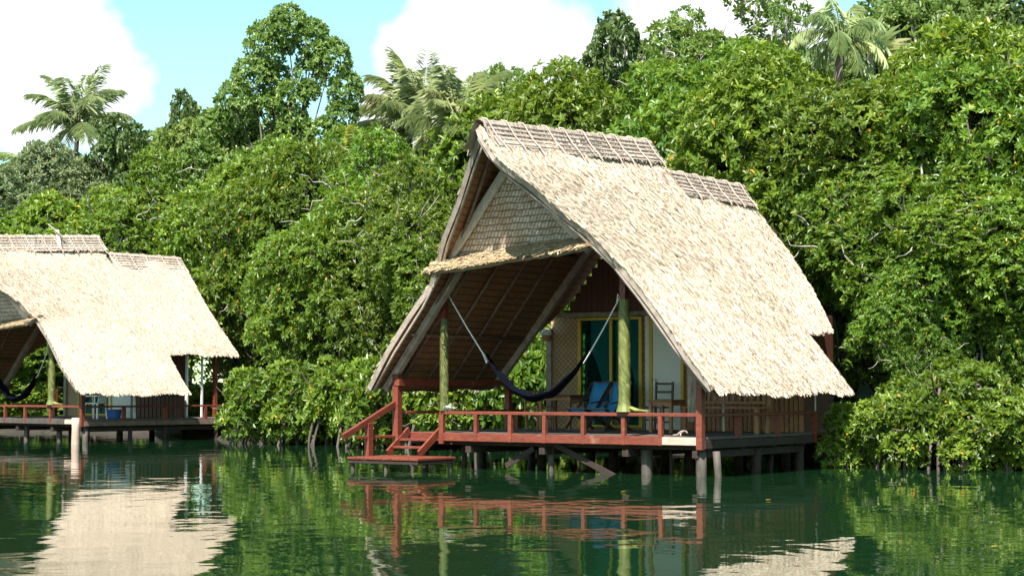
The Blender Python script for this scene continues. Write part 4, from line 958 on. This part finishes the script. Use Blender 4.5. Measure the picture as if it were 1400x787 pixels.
# palms
def frond(rng, mbV, mbF, mbR, rach, base, az, el, length, droop, nl, ll, lw, sway=0.0, k0=0):
    pts = []; d = Vector((math.cos(az) * math.cos(el), math.sin(az) * math.cos(el), math.sin(el))); p = Vector(base); n = 16
    for i in range(n + 1):
        pts.append(p.copy()); d = (d + Vector((math.cos(az) * .012, math.sin(az) * .012, -droop * (0.4 + 1.4 * i / n) / n))).normalized(); p = p + d * (length / n)
    rach.tube(pts, [.018 * (1 - .85 * i / n) for i in range(n + 1)], 5)
    B = []; Dr = []; Nr = []; Ln = []
    for i in range(nl):
        k = .14 + .86 * i / nl; x = k * n; a = pts[int(min(x, n - 1))].lerp(pts[int(min(x, n - 1)) + 1], x - int(min(x, n - 1))); tg = (pts[min(n, int(x) + 1)] - pts[int(min(x, n - 1))]).normalized()
        sd = tg.cross(Vector((0, 0, 1)));
        sd = sd.normalized() if sd.length > .05 else Vector((math.sin(az), -math.cos(az), 0)); up = sd.cross(tg)
        for s in (-1, 1):
            dd = (sd * s * rng.uniform(.55, .95) + tg * (.30 + .5 * k + rng.normal() * .12) + Vector((rng.normal() * .1, rng.normal() * .1, -.05 - .6 * rng.random() - sway))).normalized()
            B.append(a); Dr.append(dd); Nr.append(up); Ln.append(ll * math.sin(PI * (.12 + .8 * k)) ** .6 * rng.uniform(.8, 1.15))
    B = np.array([list(b) for b in B]); Dr = np.array([list(b) for b in Dr]); Nr = np.array([list(b) for b in Nr]); Ln = np.array(Ln)
    V_, F_ = leaf_arrays(B, Dr, Nr, Ln, np.full(len(B), lw), fold=.15, droop=.28)
    mbF.append(F_ + sum(len(v) for v in mbV)); mbV.append(V_); t0 = rng.uniform(.1, .8); mbR.append(np.repeat(np.clip(t0 + rng.uniform(-.2, .25, len(B)), 0, 1), 2))
def palm(name, u, v, D, label, nf, length, seed, mat='palm', els=(-.3, 1.35), droop=1.6, group='coconut palms', ll=.55, sway=0, lean=.3, fr=.8, cat='palm tree', lw=.019, nl_=56):
    p = at(u, v, D); rng = np.random.default_rng(seed); r = empty(name, (p.x, D, 0), 0, label, cat, group)
    h = p.z; mb = MB(); pts = [Vector((-lean * (1 - k) * 3, 0, -.3 + (h + .25) * k)) for k in np.linspace(0, 1, 10)]
    mb.tube(pts, [.17 - .07 * i / 9 for i in range(10)], 8); mb.build('trunk', MAT['bark'], r, True)
    Vs, Fs, Rs, rc = [], [], [], MB()
    for i in range(nf):
        az = i * 2.399 + rng.normal() * .2; el = els[0] + (els[1] - els[0]) * (i / (nf - 1)) ** fr
        frond(rng, Vs, Fs, Rs, rc, (0, 0, h), az, el, length * rng.uniform(.8, 1.1), droop * rng.uniform(.7, 1.2), nl_, ll, lw, sway)
    rc.build('frond_stem', MAT['frond_wrap'], r, True)
    link('fronds', raw_mesh('fronds', np.concatenate(Vs), np.concatenate(Fs), [MAT[mat]], rnd=np.concatenate(Rs)), r); return r
palm('coconut_palm', 107, 170, 78, 'coconut palm with spread fronds at the left end of the skyline', 20, 3.0, 1, ll=.8, els=(-.2, 1.45), droop=1.3)
palm('coconut_palm', 45, 232, 80, 'coconut palm with drooping fronds, only half showing at the far left skyline', 14, 2.6, 2, els=(-.2, .9), droop=2.0, ll=.7)
palm('coconut_palm', 578, 178, 62, 'coconut palm with upright fronds, left of the pair beside the near roof', 24, 2.9, 3, els=(.1, 1.5), droop=1.15, ll=.85, nl_=70)
palm('coconut_palm', 626, 172, 49.0, 'coconut palm with broad arching fronds, right of the pair next to the roof apex', 18, 2.0, 4, els=(.1, 1.45), droop=1.35, ll=.6, nl_=60)
palm('young_palm', 490, 222, 56.0, 'young yellow-green palm poking out of the mangroves below the coconut pair', 10, 1.5, 5, mat='palm_young', els=(.5, 1.4), droop=.9, group='', ll=.4)
palm('grey_palm', 1150, 58, 39.8, 'palm with grey drooping fronds rising near the top of the picture', 17, 1.5, 6, mat='palm', els=(-.4, 1.45), droop=2.1, group='', ll=.42, sway=.35, lw=.014, nl_=50)

# pandanus
p = at(1190, 72, 43); r = empty('pandanus', (p.x, 43, 0), 0, 'spiky pandanus with sword-shaped leaves right of the grey drooping palm', 'pandanus')
mb = MB(); mb.tube([(0, 0, -.2), (.1, 0, p.z * .5), (0, 0, p.z)], [.12, .09, .07], 8); mb.build('trunk', MAT['pale_bark'], r, True)
rng = np.random.default_rng(8); n = 90; az = np.arange(n) * 2.399; el = rng.uniform(-.2, 1.4, n)
Dd = np.stack([np.cos(az) * np.cos(el), np.sin(az) * np.cos(el), np.sin(el)], 1); Nn = norm(np.stack([-np.cos(az) * np.sin(el), -np.sin(az) * np.sin(el), np.cos(el)], 1))
V_, F_ = leaf_arrays(np.tile([0, 0, p.z], (n, 1)) + Dd * .08, Dd, Nn, rng.uniform(.7, 1.15, n), np.full(n, .085), fold=.25, droop=.22)
link('sword_leaves', raw_mesh('sword_leaves', V_, F_, [MAT['palm']], rnd=np.repeat(rng.random(n), 2)), r)

# floating leaves
for i, (u, v, lab) in enumerate([(1046, 684, 'pale fallen leaf floating on dark water in front of the near hut'), (1354, 748, 'orange fallen leaf floating near the lower right corner'), (848, 673, 'small yellow fallen leaf floating in front of the near hut piles')]):
    d = ray(u, v); p = Vector((0, 0, H)) + d * (H / -d.z)
    V_, F_ = leaf_arrays(np.array([[0, 0, .006]]), np.array([[1., .2, 0]]), np.array([[0, 0, 1.]]), np.array([.085]), np.array([.045]), fold=.12, droop=-.06)
    o = link('floating_leaf', raw_mesh('floating_leaf', V_, F_, [MAT['leaf']], rnd=[.999, .999])); o.location = (p.x, p.y, .004); tag(o, lab, 'leaf', 'fallen leaves on the water')
